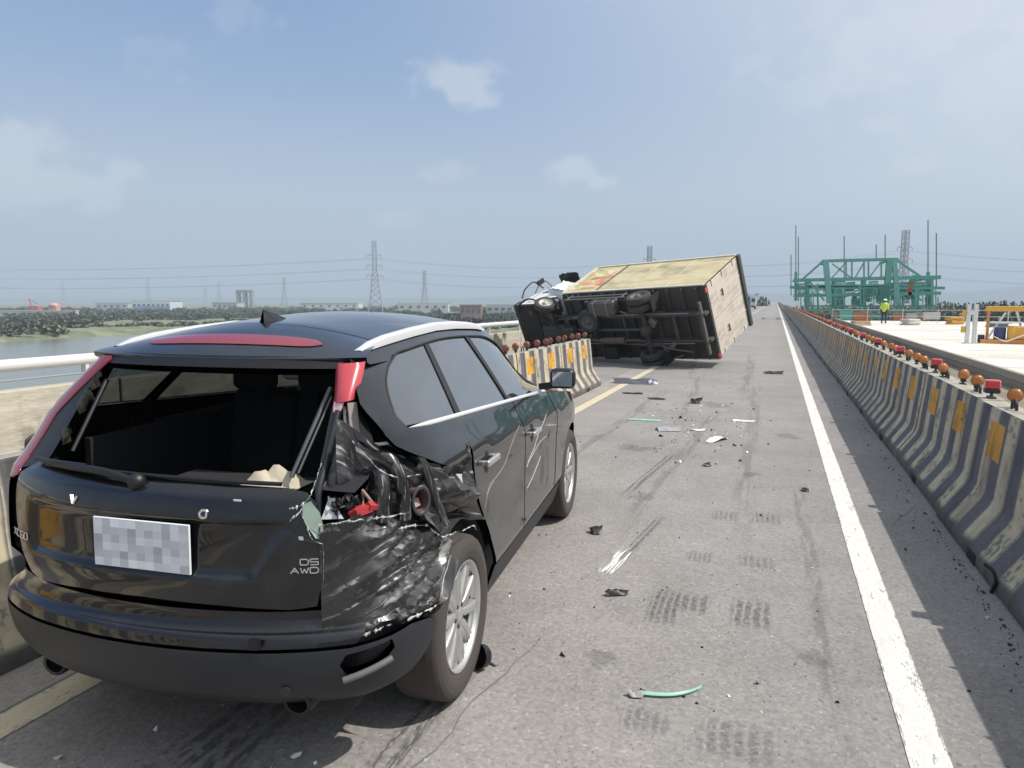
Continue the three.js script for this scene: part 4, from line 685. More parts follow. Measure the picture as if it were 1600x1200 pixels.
// ================================================================ BARRIERS WITH WARNING LAMPS
const SEG = 2.3;
const barrierPaint = seed => dtex(1024, 384, (u, v) => {
  const L = u * SEG, per = SEG / 5, wob = (noise(v * 5, 3, seed + 1) - .5) * .012, ph = ((L + wob) / per + .25) % 1, n = fbm(u * 60, v * 26, seed, 3), q = fbm(u * 9, v * 5, seed + 4, 4), d = fbm(u * 14, v * 1.6, seed + 9, 3);
  const e = .05, s = sstep(.5 - e, .5 + e, ph) * sstep(1, 1 - e, ph) + (ph < e ? 1 - ph / e : 0);
  let c = [.46, .455, .43], w = [.735, .69, .59], k = [.37, .37, .395];
  let r = w.map((x, i) => lerp(x, k[i], s));
  for (const cu of [.252, .748]) { const du = Math.abs(u - cu) * SEG, y = .775 + (noise(u * 70, 2, seed) - .5) * .012; if (du < .172 && Math.abs(v - y) < .13) r = [.80, .585, .20]; }
  const worn = sstep(.60, .70, .55 * n + .45 * q), dirt = sstep(.52, .78, d) * .20 + (n - .5) * .16 + sstep(.55, .75, q) * .10, toe = sstep(.13, .075, v + (q - .5) * .06);
  r = r.map((x, i) => lerp(lerp(x, c[i], worn * .75), c[i] * .8, toe) * (1 - dirt));
    return r;
});
const concreteBare = mat([.52, .50, .45], .92, 0, { map: concreteMap, bumpMap: concreteMap, bumpScale: .002 });
const paintVar = [3, 17, 31].map(s => { const t = barrierPaint(s); return mat([1, 1, 1], .82, 0, { map: t, bumpMap: concreteMap, bumpScale: .002 }); });
const loopM = mat([.03, .03, .032], .6), L0 = SEG - .034;
const face = [[0, .0], [0, .07], [.03, .115], [.165, .315], [.19, .38], [.252, .985], [.262, 1.0]], cum = face.map((p, i) => face.slice(0, i).reduce((s, q, k) => s + Math.hypot(face[k + 1][0] - q[0], face[k + 1][1] - q[1]), 0));
function barrierSeg(variant) {
  const o = new THREE.Group();
  part(o, 'painted_face', sheet(face.map(([x, y]) => Array.from({ length: 9 }, (_, j) => [x, y, -(j / 8 - .5) * L0])), (i, j) => [j / 8, cum[i] / cum[cum.length - 1]]), paintVar[variant]);
  const back = [[.262, 1.0], [.44, 1.0], [.45, .985], [.51, .38], [.535, .315], [.67, .115], [.70, .07], [.70, 0]];
  const outline = [...face, ...back.slice(1)];
  const ends = [1, -1].map(s => { const g = new THREE.ShapeGeometry(new THREE.Shape(outline.map(p => new THREE.Vector2(...p)))); return g.translate(0, 0, s * L0 / 2); });
  part(o, 'concrete_core', [toCreasedNormals(sheet(back.map(([x, y]) => Array.from({ length: 5 }, (_, j) => [x, y, -(j / 4 - .5) * L0])), (i, j) => [i * .4, j * .5]), .5), ...ends], concreteBare);
  part(o, 'joint_tongue', prism(outline.map(([x, y]) => [.35 + (x - .35) * .88, y * .965]), -L0 / 2 - .06, -L0 / 2 + .02), concreteBare);
  for (const z of [-.62, .62]) part(o, 'lifting_loop', tube([[.35, .97, z - .055], [.35, 1.05, z - .05], [.35, 1.075, z], [.35, 1.05, z + .05], [.35, .97, z + .055]], .011, 20, 6), loopM);
  part(o, 'drain_notch', bx(.02, .075, .2, .004, .0375, 0), mat([.02, .02, .02], .9));
  return o;
}
const segProto = [0, 1, 2].map(barrierSeg);
function setBarrier(x, zMid, side, variant, label, group) {
  const o = segProto[variant].clone(); o.name = numbered('concrete_barrier'); o.position.set(x, 0, -zMid); o.rotation.y = (side < 0 ? Math.PI : 0) + (rb() - .5) * .014; o.userData = { label, category: 'barrier', group }; scene.add(o); return o;
}
const rb = mulberry(41);
for (let k = -4; k < 62; k++) setBarrier(1.36 + (rb() - .5) * .02, 4.38 + SEG / 2 + SEG * k, 1, (k * 7 + 42) % 3, 'black and white striped concrete barrier segment beside the white edge line', 'striped barriers along the white edge line');
for (let k = 0; k < 9; k++) setBarrier(-3.45 + (rb() - .5) * .015, 14.65 - SEG / 2 - SEG * k, -1, (k * 5) % 3, 'sunlit black and white striped concrete barrier segment beside the yellow line', 'striped barriers beside the yellow line');
{ const far = []; const outline = [...face, [.44, 1], [.51, .38], [.70, .07], [.70, 0]]; far.push(prism(outline.map(p => [p[0] + 1.36, p[1]]), -700, -147)); const m = solo('concrete_barrier', 'long grey run of barrier at the far end of the road', 'barrier', far, concreteBare); m.userData.kind = 'stuff'; }
// lamps: red box lamps and round amber lamps on short brackets
const lampRed = pmat([.62, .03, .045], .3, 0, { clearcoat: 1, clearcoatRoughness: .1 }), lampAmber = pmat([.52, .17, .025], .35, 0, { clearcoat: 1, clearcoatRoughness: .12 }), lampDark = mat([.022, .022, .026], .5), bracket = mat([.12, .115, .11], .6, .3);
function redLamp() {
  const o = new THREE.Group(); part(o, 'lens', rbx(.125, .085, .105, .018, 0, .135, 0), lampRed); part(o, 'base', rbx(.125, .045, .105, .012, 0, .072, 0), lampDark); part(o, 'stem', [cyl([0, 0, 0], [0, .055, 0], .014), bx(.05, .02, .16, 0, .01, 0)], bracket);
  return o;
}
function amberLamp() {
  const o = new THREE.Group(), disc = lathe([[0, .026], [.03, .025], [.055, .018], [.066, .006], [.068, -.006], [.055, -.018], [.03, -.025], [0, -.026]], 20);
  part(o, 'lens', disc.rotateX(Math.PI / 2).translate(0, .135, 0), lampAmber); part(o, 'lens_ring', mv(new THREE.TorusGeometry(.067, .007, 6, 24), 0, .135, 0), mat([.30, .10, .02], .5)); part(o, 'stem', [cyl([0, 0, 0], [0, .075, 0], .012), rbx(.06, .05, .05, .008, 0, .055, .0), bx(.05, .016, .12, 0, .008, 0)], lampDark);
  return o;
}
const redP = redLamp(), amberP = amberLamp(), brownP = amberLamp(); brownP.children[0].material = pmat([.22, .055, .035], .4, 0, { clearcoat: .8, clearcoatRoughness: .2 });
const setLamp = (proto, name, x, y, z, turn, label, group) => { const o = proto.clone(); o.name = numbered(name); o.position.set(x, y, -z); o.rotation.set((rb() - .5) * .12, turn, (rb() - .5) * .14); o.userData = { label, category: 'warning lamp', group }; o.scale.setScalar(.88); if (proto !== redP) o.scale.setScalar(proto === amberP ? .72 : .78); scene.add(o); };
for (let k = -1; k < 34; k++) {
  const z = 4.38 + SEG * k;
  setLamp(redP, 'red_warning_lamp', 1.71 + (rb() - .5) * .04, 1.0, z + .14 + (rb() - .5) * .08, (rb() - .5) * .3, 'red box-shaped warning lamp on the barrier along the white edge line', 'red lamps on the barrier along the white line');
  for (const d of [.62, 1.22, 1.86]) setLamp(amberP, 'amber_warning_lamp', 1.72 + (rb() - .5) * .05, 1.0, z + d + (rb() - .5) * .12, (rb() - .5) * .5, 'round amber warning lamp on the barrier along the white edge line', 'amber lamps on the barrier along the white line');
}
for (let k = 0; k < 13; k++) setLamp(brownP, 'dark_red_warning_lamp', -3.80 + (rb() - .5) * .06, 1.0 - .01, 14.45 - k * .46 + (rb() - .5) * .12, (rb() - .5) * .6, 'dark red round lamp on the barrier beside the yellow line', 'dark red lamps beside the yellow line');

// ================================================================ THE OVERTURNED TRUCK (own axes: x right, y up, z back; origin at the floor's rear right corner)
{
  const T = new THREE.Group(); T.name = numbered('overturned_truck'); T.userData = { label: 'small box truck tipped onto its side across the lanes, dark underside showing', category: 'truck' };
  const Hh = V3(-0.92750946, -0.04131077, -0.37150991), U = V3(0.32368808, 0.40832148, -0.85352188), R = V3(0.18695513, -0.91190295, -0.36535023);
  T.matrixAutoUpdate = true; new THREE.Matrix4().makeBasis(R, U, Hh.clone().negate()).setPosition(-1.377, .272, -19.548).decompose(T.position, T.quaternion, T.scale); scene.add(T);
  const W = 2.13, B = 2.06, L = 4.64, w2 = -W / 2;
  const grime = (r, g, b, seed) => dtex(512, 256, (u, v) => { const a = fbm(u * 7, v * 5, seed, 5), s = fbm(u * 3, v * 26, seed + 3, 3), n = noise(u * 90, v * 60, 4), k = 1 - .12 * sstep(.4, .85, a) - .05 * sstep(.45, .85, s) - .04 * n; return [r * k, g * k * .99, b * k * .96]; });
  const sidePrint = dtex(512, 256, (u, v) => {
    const a = fbm(u * 9, v * 6, 3, 5), s = fbm(u * 2, v * 22, 8, 3), n = noise(u * 110, v * 60, 4), k = 1 - .13 * sstep(.45, .8, a) - .10 * sstep(.5, .8, s) - .05 * n; let c = [.81, .755, .60];
    if (u > .74) { const p = fbm(u * 16, v * 9, 15, 4), q = fbm(u * 22 + 7, v * 12, 25, 3); c = p > .58 ? [.82, .58, .42] : p > .50 ? [.86, .70, .52] : q > .6 ? [.68, .73, .50] : [.88, .83, .66]; if (v > .9 || v < .1) c = [.84, .79, .6]; }
    return c.map(x => x * k);
  });
  const sideM = mat([.93, .93, .93], .6, 0, { map: sidePrint }), boxM = mat([1, 1, 1], .65, 0, { map: grime(.80, .765, .735, 5) }), dark = mat([.018, .018, .019], .75), chassisM = mat([.07, .066, .062], .7), floorM = mat([.06, .055, .05], .85), edgeM = mat([.62, .59, .50], .5, .2), seamM = mat([.10, .095, .085], .7), frameM = mat([.05, .055, .05], .6);
  const quad = (a, b, c, d, n = 12, m = 8, dent = 0, seed = 1) => sheet(Array.from({ length: m + 1 }, (_, i) => Array.from({ length: n + 1 }, (_, j) => { const u = j / n, v = i / m, p = [0, 1, 2].map(k => lerp(lerp(a[k], b[k], u), lerp(d[k], c[k], u), v)); if (dent) { const e = dent * (fbm(u * 5, v * 4, seed, 3) - .5) * Math.sin(Math.PI * u) * Math.sin(Math.PI * v) * 2; p[0] += e; } return p; })), (i, j) => [j / n, i / m]);
  const box = new THREE.Group(); box.name = 'cargo_box'; T.add(box);
  part(box, 'side_panel', quad([-W, .02, 0], [-W, .02, -L], [-W, B, -L], [-W, B, 0], 40, 20, .05, 4), sideM, 'faded yellow side panel with worn orange print, facing up');
  part(box, 'side_panel', quad([0, .02, 0], [0, .02, -L], [0, B, -L], [0, B, 0], 12, 8, .02, 7), boxM);
  part(box, 'roof_sheet', quad([-W, B, 0], [-W, B, -L], [0, B, -L], [0, B, 0]), boxM);
  part(box, 'front_wall', quad([-W, 0, -L], [0, 0, -L], [0, B, -L], [-W, B, -L]), boxM);
  part(box, 'box_floor', bx(W, .05, L, w2, -.01, -L / 2), floorM);
  for (const z of [-1.16, -2.32, -3.43]) part(box, 'panel_seam', bx(.012, B - .1, .02, -W - .006, B / 2, z), edgeM);
  part(box, 'panel_seam', bx(.014, B, .06, -W - .008, B / 2, -3.45), seamM);
  for (const [p, q] of [[[-W, 0, 0], [-W, 0, -L]], [[-W, B, 0], [-W, B, -L]], [[0, B, 0], [0, B, -L]], [[0, 0, 0], [0, 0, -L]], [[-W, 0, -L], [-W, B, -L]]]) part(box, 'edge_rail', beam(p, q, .065, .065), edgeM);
  part(box, 'edge_rail', beam([-W, B + .01, .05], [0, B + .01, .05], .10, .14), frameM, 'dark green-black frame at the top of the rear doors');
  part(box, 'edge_rail', beam([-W, .0, .03], [0, 0, .03], .07, .09), frameM);
  for (const [a, b] of [[-W + .03, w2 - .01], [w2 + .01, -.03]]) { const d = part(box, 'rear_door', rbx(b - a, B - .12, .04, .01, (a + b) / 2, B / 2, .015), boxM); part(d, 'lock_rod', cyl([lerp(a, b, .5), .1, .05], [lerp(a, b, .5), B - .1, .05], .011, .011, 8), boxM); part(d, 'door_handle', bx(.2, .03, .03, (a + b) / 2, .8, .065), frameM); for (const y of [.35, 1.0, 1.7]) part(d, 'hinge', bx(.16, .05, .02, a < w2 - .5 ? a + .05 : b - .05, y, .047), edgeM); }
  for (const x of [-W + .12, -.12]) part(box, 'corner_lamp', bx(.12, .07, .03, x, -.05, .06), lampRed);
  // floor bearers, chassis
  for (let k = 0; k < 11; k++) part(T, 'cross_bearer', bx(W - .06, .10, .055, w2, -.085, -.2 - k * .42), floorM);
  for (const x of [w2 - .38, w2 + .38]) part(T, 'chassis_rail', bx(.065, .20, L + 1.5, x, -.24, -L / 2 - .68), chassisM);
  for (const z of [-.15, -.9, -2.5, -3.6, -4.5]) part(T, 'chassis_member', bx(.76, .12, .08, w2, -.25, z), chassisM);
  part(T, 'prop_shaft', [cyl([w2, -.38, -1.8], [w2, -.34, -3.9], .045, .045, 12), cyl([w2, -.34, -3.9], [w2, -.30, -4.6], .04, .04, 12)], mat([.09, .085, .08], .6, .3));
  part(T, 'gearbox', [rbx(.42, .36, .9, .08, w2, -.32, -5.0), rbx(.3, .3, .5, .06, w2, -.40, -4.45)], mat([.06, .058, .055], .6, .3));
  part(T, 'rear_axle', [cyl([w2 - .85, -.42, -1.75], [w2 + .85, -.42, -1.75], .065, .065, 12), mv(new THREE.SphereGeometry(.2, 18, 12).scale(1, 1, .8), w2, -.42, -1.75)], mat([.055, .05, .046], .7));
  part(T, 'front_axle', [cyl([w2 - .78, -.42, -5.05], [w2 + .78, -.42, -5.05], .05, .05, 10), bx(1.3, .05, .07, w2, -.44, -4.93)], chassisM);
  for (const x of [w2 - .5, w2 + .5]) for (const z of [-1.75, -5.05]) part(T, 'leaf_spring', [0, 1, 2].map(k => tube([[x, -.30 - .02 * k, z - .62 + .1 * k], [x, -.40 - .018 * k, z], [x, -.30 - .02 * k, z + .62 - .1 * k]], .022, 14, 5)), mat([.07, .06, .052], .8));
  part(T, 'fuel_tank', [rbx(.42, .40, .85, .06, w2 - .72, -.36, -3.0)], mat([.10, .10, .10], .5, .3));
  part(T, 'tank_strap', [bx(.44, .42, .03, w2 - .72, -.36, -2.78), bx(.44, .42, .03, w2 - .72, -.36, -3.22)], steel);
  part(T, 'battery_box', rbx(.38, .34, .5, .03, w2 + .70, -.35, -3.1), dark);
  part(T, 'silencer', [cyl([w2 + .30, -.46, -2.5], [w2 + .30, -.46, -3.3], .10, .10, 16), tube([[w2 + .30, -.46, -2.5], [w2 + .34, -.36, -2.1], [w2 + .62, -.35, -1.1], [w2 + .7, -.36, -.5]], .03, 24, 8), cyl([w2 + .3, -.46, -3.3], [w2 + .2, -.4, -4.6], .03, .03, 8)], mat([.16, .12, .10], .8, .3));
  part(T, 'air_pipe', [tube([[w2 - .44, -.36, -.4], [w2 - .46, -.38, -2.0], [w2 - .42, -.35, -4.2]], .018, 30, 6), tube([[w2 + .44, -.36, -.4], [w2 + .46, -.36, -2.4], [w2 + .42, -.38, -4.4]], .014, 30, 6)], mat([.26, .26, .25], .5, .4));
  part(T, 'side_guard', [cyl([-W + .05, -.22, -2.2], [-W + .05, -.22, -4.3], .022), cyl([-W + .05, -.40, -2.2], [-W + .05, -.40, -4.3], .022), beam([-W + .05, -.05, -2.3], [-W + .05, -.42, -2.3], .04, .03), beam([-W + .05, -.05, -4.2], [-W + .05, -.42, -4.2], .04, .03)], mat([.22, .22, .21], .5, .5));
  part(T, 'rear_guard', [bx(1.5, .10, .06, w2, -.38, -.02), beam([w2 - .4, -.3, -.1], [w2 - .4, -.42, .02], .06), beam([w2 + .4, -.3, -.1], [w2 + .4, -.42, .02], .06)], mat([.10, .095, .09], .7));
  const tyreG = lathe([[.205, -.08], [.22, -.092], [.28, -.098], [.32, -.09], [.345, -.07], [.352, 0], [.345, .07], [.32, .09], [.28, .098], [.22, .092], [.205, .08]], 40).rotateZ(-Math.PI / 2), rimG = lathe([[.20, -.085], [.212, -.08], [.20, -.03], [.205, .05], [.215, .085], [.205, .09], [.19, .06], [.13, .03], [.11, .045], [.07, .05], [.06, .10], [0, .105]], 32).rotateZ(-Math.PI / 2), tM = mat([.05, .047, .044], .92), rM = mat([.42, .40, .36], .55, .2);
  const wheel = (x, y, z, s, turn, rm = rM) => { const g = new THREE.Group(); g.name = 'wheel'; g.position.set(x, y, z); g.rotation.set(0, turn + (s < 0 ? Math.PI : 0), 0); T.add(g); part(g, 'tyre', tyreG, tM); part(g, 'rim', rimG, rm); for (let k = 0; k < 6; k++) part(g, 'wheel_nut', cyl([.048, .09 * Math.cos(k * 1.047), .09 * Math.sin(k * 1.047)], [.062, .09 * Math.cos(k * 1.047), .09 * Math.sin(k * 1.047)], .013, .013, 6), dark); return g; };
  const rDark = mat([.13, .125, .12], .7, .2);
  wheel(-W + .16, -.42, -5.05, -1, .38); wheel(-.16, -.42, -5.05, 1, .38); for (const x of [-W + .10, -W + .32]) wheel(x, -.42, -1.75, -1, 0, rDark); for (const x of [-.10, -.32]) wheel(x, -.42, -1.75, 1, 0, rDark);
  const sp = wheel(w2 - .36, -.50, -3.55, 1, 0, rDark); sp.name = 'spare_wheel'; sp.rotation.set(0, 0, -Math.PI / 2);
  for (const [x0, x1] of [[-W + .02, -W + .46], [-.46, -.02]]) part(T, 'mud_flap', bx(x1 - x0, .42, .012, (x0 + x1) / 2, -.36, -1.28, .12, 0, 0), dark);
  // cab
  const cabO = [[-4.85, -.12], [-4.85, 1.28], [-4.98, 1.36], [-5.55, 1.36], [-5.72, 1.28], [-6.18, .52], [-6.26, .30], [-6.28, -.28], [-6.2, -.34], [-5.55, -.34], [-5.52, -.2], [-5.38, -.02], [-5.05, .06], [-4.9, -.12]];
  const cw = 1.78, c0 = w2 - cw / 2, c1 = w2 + cw / 2, cabM = pmat([.74, .75, .74], .4, 0, { clearcoat: .5 });
  const cab = part(T, 'cab', prism(cabO.map(([z, y]) => [z, y]), 0, cw, .03).rotateY(-Math.PI / 2).translate(c1, 0, 0), cabM, 'white cab with a dark front end');
  part(cab, 'windscreen', quad([c0 + .1, .56, -6.165], [c1 - .1, .56, -6.165], [c1 - .14, 1.24, -5.76], [c0 + .14, 1.24, -5.76]).translate(0, .02, -.035), pmat([.02, .022, .025], .05, 0, { clearcoat: 1 }));
  for (const [x, s] of [[c0 - .006, -1], [c1 + .006, 1]]) { part(cab, 'side_window', sheet([[[x, .58, -5.98], [x, .60, -5.05]], [[x, 1.16, -5.66], [x, 1.18, -5.05]]]), pmat([.015, .016, .018], .08, 0, { clearcoat: 1 })); const d = part(cab, 'cab_door', [bx(.008, .012, 1.0, x, -.10, -5.5), bx(.008, 1.2, .012, x, .5, -4.99), bx(.008, .75, .012, x, .2, -6.03)], seamM); part(d, 'door_handle', bx(.02, .04, .14, x + .01 * s, .42, -5.15), dark); part(cab, 'mirror_arm', tube([[x, 1.1, -5.9], [x + .2 * s, 1.12, -6.1], [x + .26 * s, .9, -6.15], [x + .05 * s, .5, -6.15]], .014, 20, 6), dark); part(cab, 'door_mirror', rbx(.17, .34, .07, .03, x + .26 * s, .92, -6.16), dark); }
  part(cab, 'front_bumper', rbx(cw + .1, .34, .16, .04, w2, -.26, -6.30), mat([.03, .03, .032], .6));
  part(cab, 'grille', bx(cw - .5, .2, .03, w2, .10, -6.30), dark);
  for (const s of [-1, 1]) part(cab, 'headlight', rbx(.26, .17, .05, .03, w2 + s * .66, .02, -6.30), clearGlass);
  part(cab, 'cab_floor', [bx(cw + .06, .10, .78, w2, -.37, -5.9), bx(cw - .5, .3, 1.4, w2, -.24, -5.5), bx(cw + .04, .5, .03, w2, -.12, -6.305)], dark);
  for (const s of [-1, 1]) part(cab, 'wheel_arch', new THREE.CylinderGeometry(.43, .43, .36, 24, 1, true, 0, Math.PI).rotateZ(Math.PI / 2).translate(w2 + s * .76, -.35, -5.05), dark);
  // wreckage at the cab: bent wing, roof fairing, loops of hose, bent brackets
  part(cab, 'wind_deflector', facets(14, 8, (q, v, j) => [lerp(c0 - .30, c0 + .5, v) + j, 1.40 + .34 * Math.sin(Math.PI * q) * (.4 + .6 * v) + j, lerp(-4.95, -5.75, q)], 61, .03, .4), mat([.03, .03, .033], .4));
  part(cab, 'bent_wing', facets(12, 8, (q, v, j) => [c0 - .06 - .20 * v + j, lerp(-.22, .42, q), -5.05 + .52 * Math.cos(lerp(.2, 2.9, q)) + .1 * v], 62, .03, .4), cabM);
  part(cab, 'bent_wing', facets(10, 6, (q, v, j) => [c0 - .08 - .12 * q + j, lerp(.45, 1.05, v), lerp(-4.85, -5.35, q) + j], 63, .03, .4), mat([.62, .62, .60], .5));
  for (const [k, pts] of [[0, [[c0 - .05, .9, -6.1], [c0 - .35, .75, -6.3], [c0 - .28, .3, -6.35], [c0 - .1, .0, -6.3]]], [1, [[c0 - .02, -.2, -5.4], [c0 - .25, -.45, -5.6], [c0 - .1, -.5, -6.0], [c0 + .2, -.42, -6.2]]], [2, [[w2, -.45, -4.6], [w2 - .3, -.6, -4.8], [w2 - .5, -.45, -5.3]]], [3, [[w2 + .3, -.42, -4.2], [w2 + .1, -.62, -4.6], [w2 + .4, -.5, -5.4]]]]) part(T, 'hose', tube(pts, .022 + .004 * k, 24, 6), dark);
  const rt = mulberry(88); for (let k = 0; k < 26; k++) { const x = lerp(-W + .15, -.15, rt()), z = lerp(-.4, -6.0, rt()), y = lerp(-.14, -.40, rt()); part(T, k % 3 ? 'bracket' : 'under_pipe', k % 3 ? rbx(.06 + .2 * rt(), .05 + .16 * rt(), .06 + .22 * rt(), .012, x, y, z, rt(), rt(), 0) : cyl([x, y, z], [x + (rt() - .5) * .5, y - .05, z + (rt() - .5) * 1.2], .018, .018, 6), [mat([.12, .09, .07], .85), mat([.22, .21, .20], .6, .3), mat([.07, .065, .06], .8), mat([.30, .28, .25], .7)][k % 4]); }
  part(cab, 'torn_sheet', [sheet([[[c0 - .01, 1.0, -4.95], [c0 - .16, 1.1, -4.7], [c0 - .2, 1.0, -4.5]], [[c0, .5, -4.95], [c0 - .08, .5, -4.75], [c0 - .05, .42, -4.55]]])], cabM);
}

// ================================================================ THE NEW BRIDGE'S FORM TRAVELLER, SITE THINGS
const onAhead = (u, v, Z) => { const x = (u - 800) / F_PX, y = (600 - v) / F_PX, c = Math.cos(PITCH), s = Math.sin(PITCH), Fw = c + y * s, Vv = -s + y * c, dX = x * CY - Fw * SY, dZ = Fw * CY + x * SY, t = Z / dZ; return [t * dX, EYE + t * Vv, -Z]; };
{
  const T = thing('form_traveller', 'green steel form traveller standing over the end of the new bridge deck', 'form traveller', [0, 0, 0]);
  const green = mat([.13, .38, .305], .65), green2 = mat([.19, .45, .375], .65), darkS = green, rust = mat([.34, .13, .06], .8), net = mat([.09, .26, .215], .8), pole = mat([.22, .20, .20], .6), wood = mat([.36, .27, .2], .9), pale = mat([.5, .49, .46], .8);
  const A = 74, D = 80, p = (u, v, Z = A) => onAhead(u, v, Z), bm = (n, u0, v0, u1, v1, w, m, Z = A, h = w) => part(T, n, beam(p(u0, v0, Z), p(u1, v1, Z), w, h), m);
  for (const Z of [A, D]) {
    const o = Z === A ? 0 : -4;
    bm('top_chord', 1285, 408, 1402, 405 , .28, green, Z); bm('raker', 1286, 408, 1250, 440, .2, darkS, Z); bm('raker', 1400, 406, 1447, 438, .2, darkS, Z);
    bm('mid_chord', 1240, 438, 1470, 433, .32, darkS, Z); bm('mid_chord', 1262, 447, 1440, 446, .26, green, Z); bm('low_chord', 1234, 449, 1476, 450, .26, darkS, Z); bm('low_chord', 1240, 462, 1470, 458, .3, green, Z);
    bm('column', 1290, 407, 1296, 474, .62, green2, Z, .5); bm('column', 1390, 405, 1384, 474, .7, green, Z, .5); bm('column', 1397, 406, 1403, 474, .5, green2, Z, .4);
    for (const [u, v] of [[1263, 436], [1305, 436], [1351, 436], [1432, 430], [1456, 436]]) bm('post', u + o, v, u + o, 480, .24, green, Z);
    for (const u of [1322, 1331, 1350, 1357, 1377]) bm('post', u, 409, u, 437, .14, green, Z);
    for (const [a, b] of [[1300, 1322], [1336, 1350], [1358, 1376]]) bm('brace', a, 434, b, 410, .12, darkS, Z);
    bm('brace', 1300, 412, 1330, 434, .12, green, Z); bm('brace', 1264, 438, 1288, 470, .14, green, Z); bm('brace', 1408, 440, 1440, 470, .14, darkS, Z); bm('brace', 1310, 470, 1350, 448, .12, green, Z); bm('brace', 1350, 448, 1384, 474, .12, green, Z); bm('brace', 1420, 434, 1450, 462, .14, darkS, Z);
  }
  for (const [u, v] of [[1242, 437], [1290, 408], [1350, 446], [1390, 406], [1403, 406], [1440, 437], [1468, 434], [1262, 462], [1440, 460]]) part(T, 'cross_beam', beam(p(u, v, A), (() => { const a = p(u, v, A); return [a[0], a[1], -D]; })(), .2), green);
  const r = mulberry(77);
  for (let k = 0; k < 44; k++) { const u = lerp(1240, 1456, r()), w = 6 + 16 * r(), v = lerp(440, 468, r()); const Z = lerp(A - 1, D, r()), mm = r() < .6 ? net : green2, hh = 8 + 10 * r(), g = [beam(p(u, v, Z), p(u + w, v - 1, Z), .09), beam(p(u, v + hh, Z), p(u + w, v + hh - 1, Z), .09)]; for (let q = 0; q <= w; q += 2.2) g.push(beam(p(u + q, v - q / w, Z), p(u + q + (k % 2 ? 2 : 0), v + hh - q / w, Z), .07)); part(T, 'guard_frame', g, mm); if (k % 3 === 0) part(T, 'guard_net', beam(p(u, v + hh / 2, Z), p(u + w, v + hh / 2 - 1, Z), .03, hh * .04), mm); }
  for (let k = 0; k < 40; k++) { const u = lerp(1240, 1470, r()); bm('stanchion', u, 440 + 26 * r(), u + 1, 484, .09, r() < .5 ? green2 : green, lerp(A - 2, D, r())); }
  bm('platform', 1258, 484, 1440, 486, .3, green, A - 1.5, .22); bm('platform', 1262, 478, 1462, 478, .2, net, A - 1.5, .12); bm('working_deck', 1250, 490, 1468, 490, 1.4, wood, A, .12);
  bm('rust_post', 1424, 440, 1421, 462, .3, rust, A); bm('rust_post', 1417, 446, 1417, 460, .2, rust, A);
  for (const [u, v0, v1] of [[1236, 398, 462], [1243.5, 352, 470], [1247.5, 370, 470], [1319, 369, 436], [1383, 367, 407], [1450, 344, 440], [1463, 364, 452], [1369, 382, 408]]) bm('upright_bar', u, v0, u, v1, .085, pole, A + 2);
  for (const u of [1243.5, 1450]) bm('bar_socket', u, 425, u, 470, .26, darkS, A + 2);
  // stock of timber and formwork at its foot
  for (let k = 0; k < 12; k++) { const u = lerp(1300, 1450, r()); bm('stacked_timber', u, 492 + 4 * r(), u + 8 + 22 * r(), 492 + 4 * r(), .3, [wood, pale, rust, darkS][k % 4], lerp(64, 70, r()), .3 + .5 * r()); }
}
// loose site materials on the deck
{
  const r = mulberry(19), C = [[.45, .33, .22], [.55, .53, .48], [.60, .34, .08], [.22, .24, .28], [.62, .60, .55]];
  const kinds = [['timber_stack', 'stack of brown timber boards', 'timber'], ['concrete_block', 'pale concrete block', 'block'], ['orange_crate', 'orange steel crate', 'crate'], ['steel_plate_pile', 'pile of dark steel plates', 'plates'], ['cement_pallet', 'pallet of pale sacks', 'pallet']];
  const spots = [[1345, 503, 'beside the foot of the form traveller'], [1424, 501, 'right of the worker in the yellow vest'], [1492, 502, 'just left of the white twin-leg post'], [1560, 504, 'behind the jacking machine']];
  spots.forEach(([u, v, where], k) => { const P = onAhead(u, v, 52 + 6 * r()), [n, l, c] = kinds[k % 5], t = thing(n, `${l} on the new deck ${where}`, c, [P[0], .152, P[2]], r()), m = mat(C[k % 5], .85); for (let i = 0; i < 3 + (k % 3); i++) part(t, k % 5 === 4 ? 'sack' : 'piece', rbx(.9 + .3 * r(), .10, .5 + .2 * r(), .015, (r() - .5) * .15, .05 + i * .104, (r() - .5) * .15, 0, (r() - .5) * .2, 0), m); });
}
// guard rope line across the deck
{
  const f = thing('rope_fence', 'thin post and rope fence across the new deck', 'fence'), m = mat([.55, .55, .5], .7);
  for (let k = 0; k < 7; k++) { const a = onAhead(1300 + k * 55, 500, 60); part(f, 'post', cyl([a[0], .15, -60], [a[0], 1.2, -60], .03, .03, 6), m); }
  for (const y of [.65, 1.12]) part(f, 'rope', cyl([onAhead(1300, 500, 60)[0], y, -60], [onAhead(1630, 500, 60)[0], y, -60], .015, .015, 5), m);
}
// white steel post on the deck
{
  const t = thing('steel_post', 'white twin-leg steel post standing on the new deck', 'post', [7.15, .15, -31.8]), m = mat([.62, .63, .63], .5, .1);
  for (const x of [-.12, .12]) part(t, 'leg', bx(.13, 1.5, .13, x, .78, 0), m);
  part(t, 'tie_plate', bx(.30, .18, .16, 0, 1.2, 0), m); part(t, 'base_plate', bx(.5, .04, .4, 0, .02, 0), m); for (const [x, y] of [[-.3, 1.2], [-.3, .55]]) part(t, 'yellow_lug', rbx(.14, .24, .12, .02, x + .03, y, 0), mat([.62, .36, .06], .6));
}
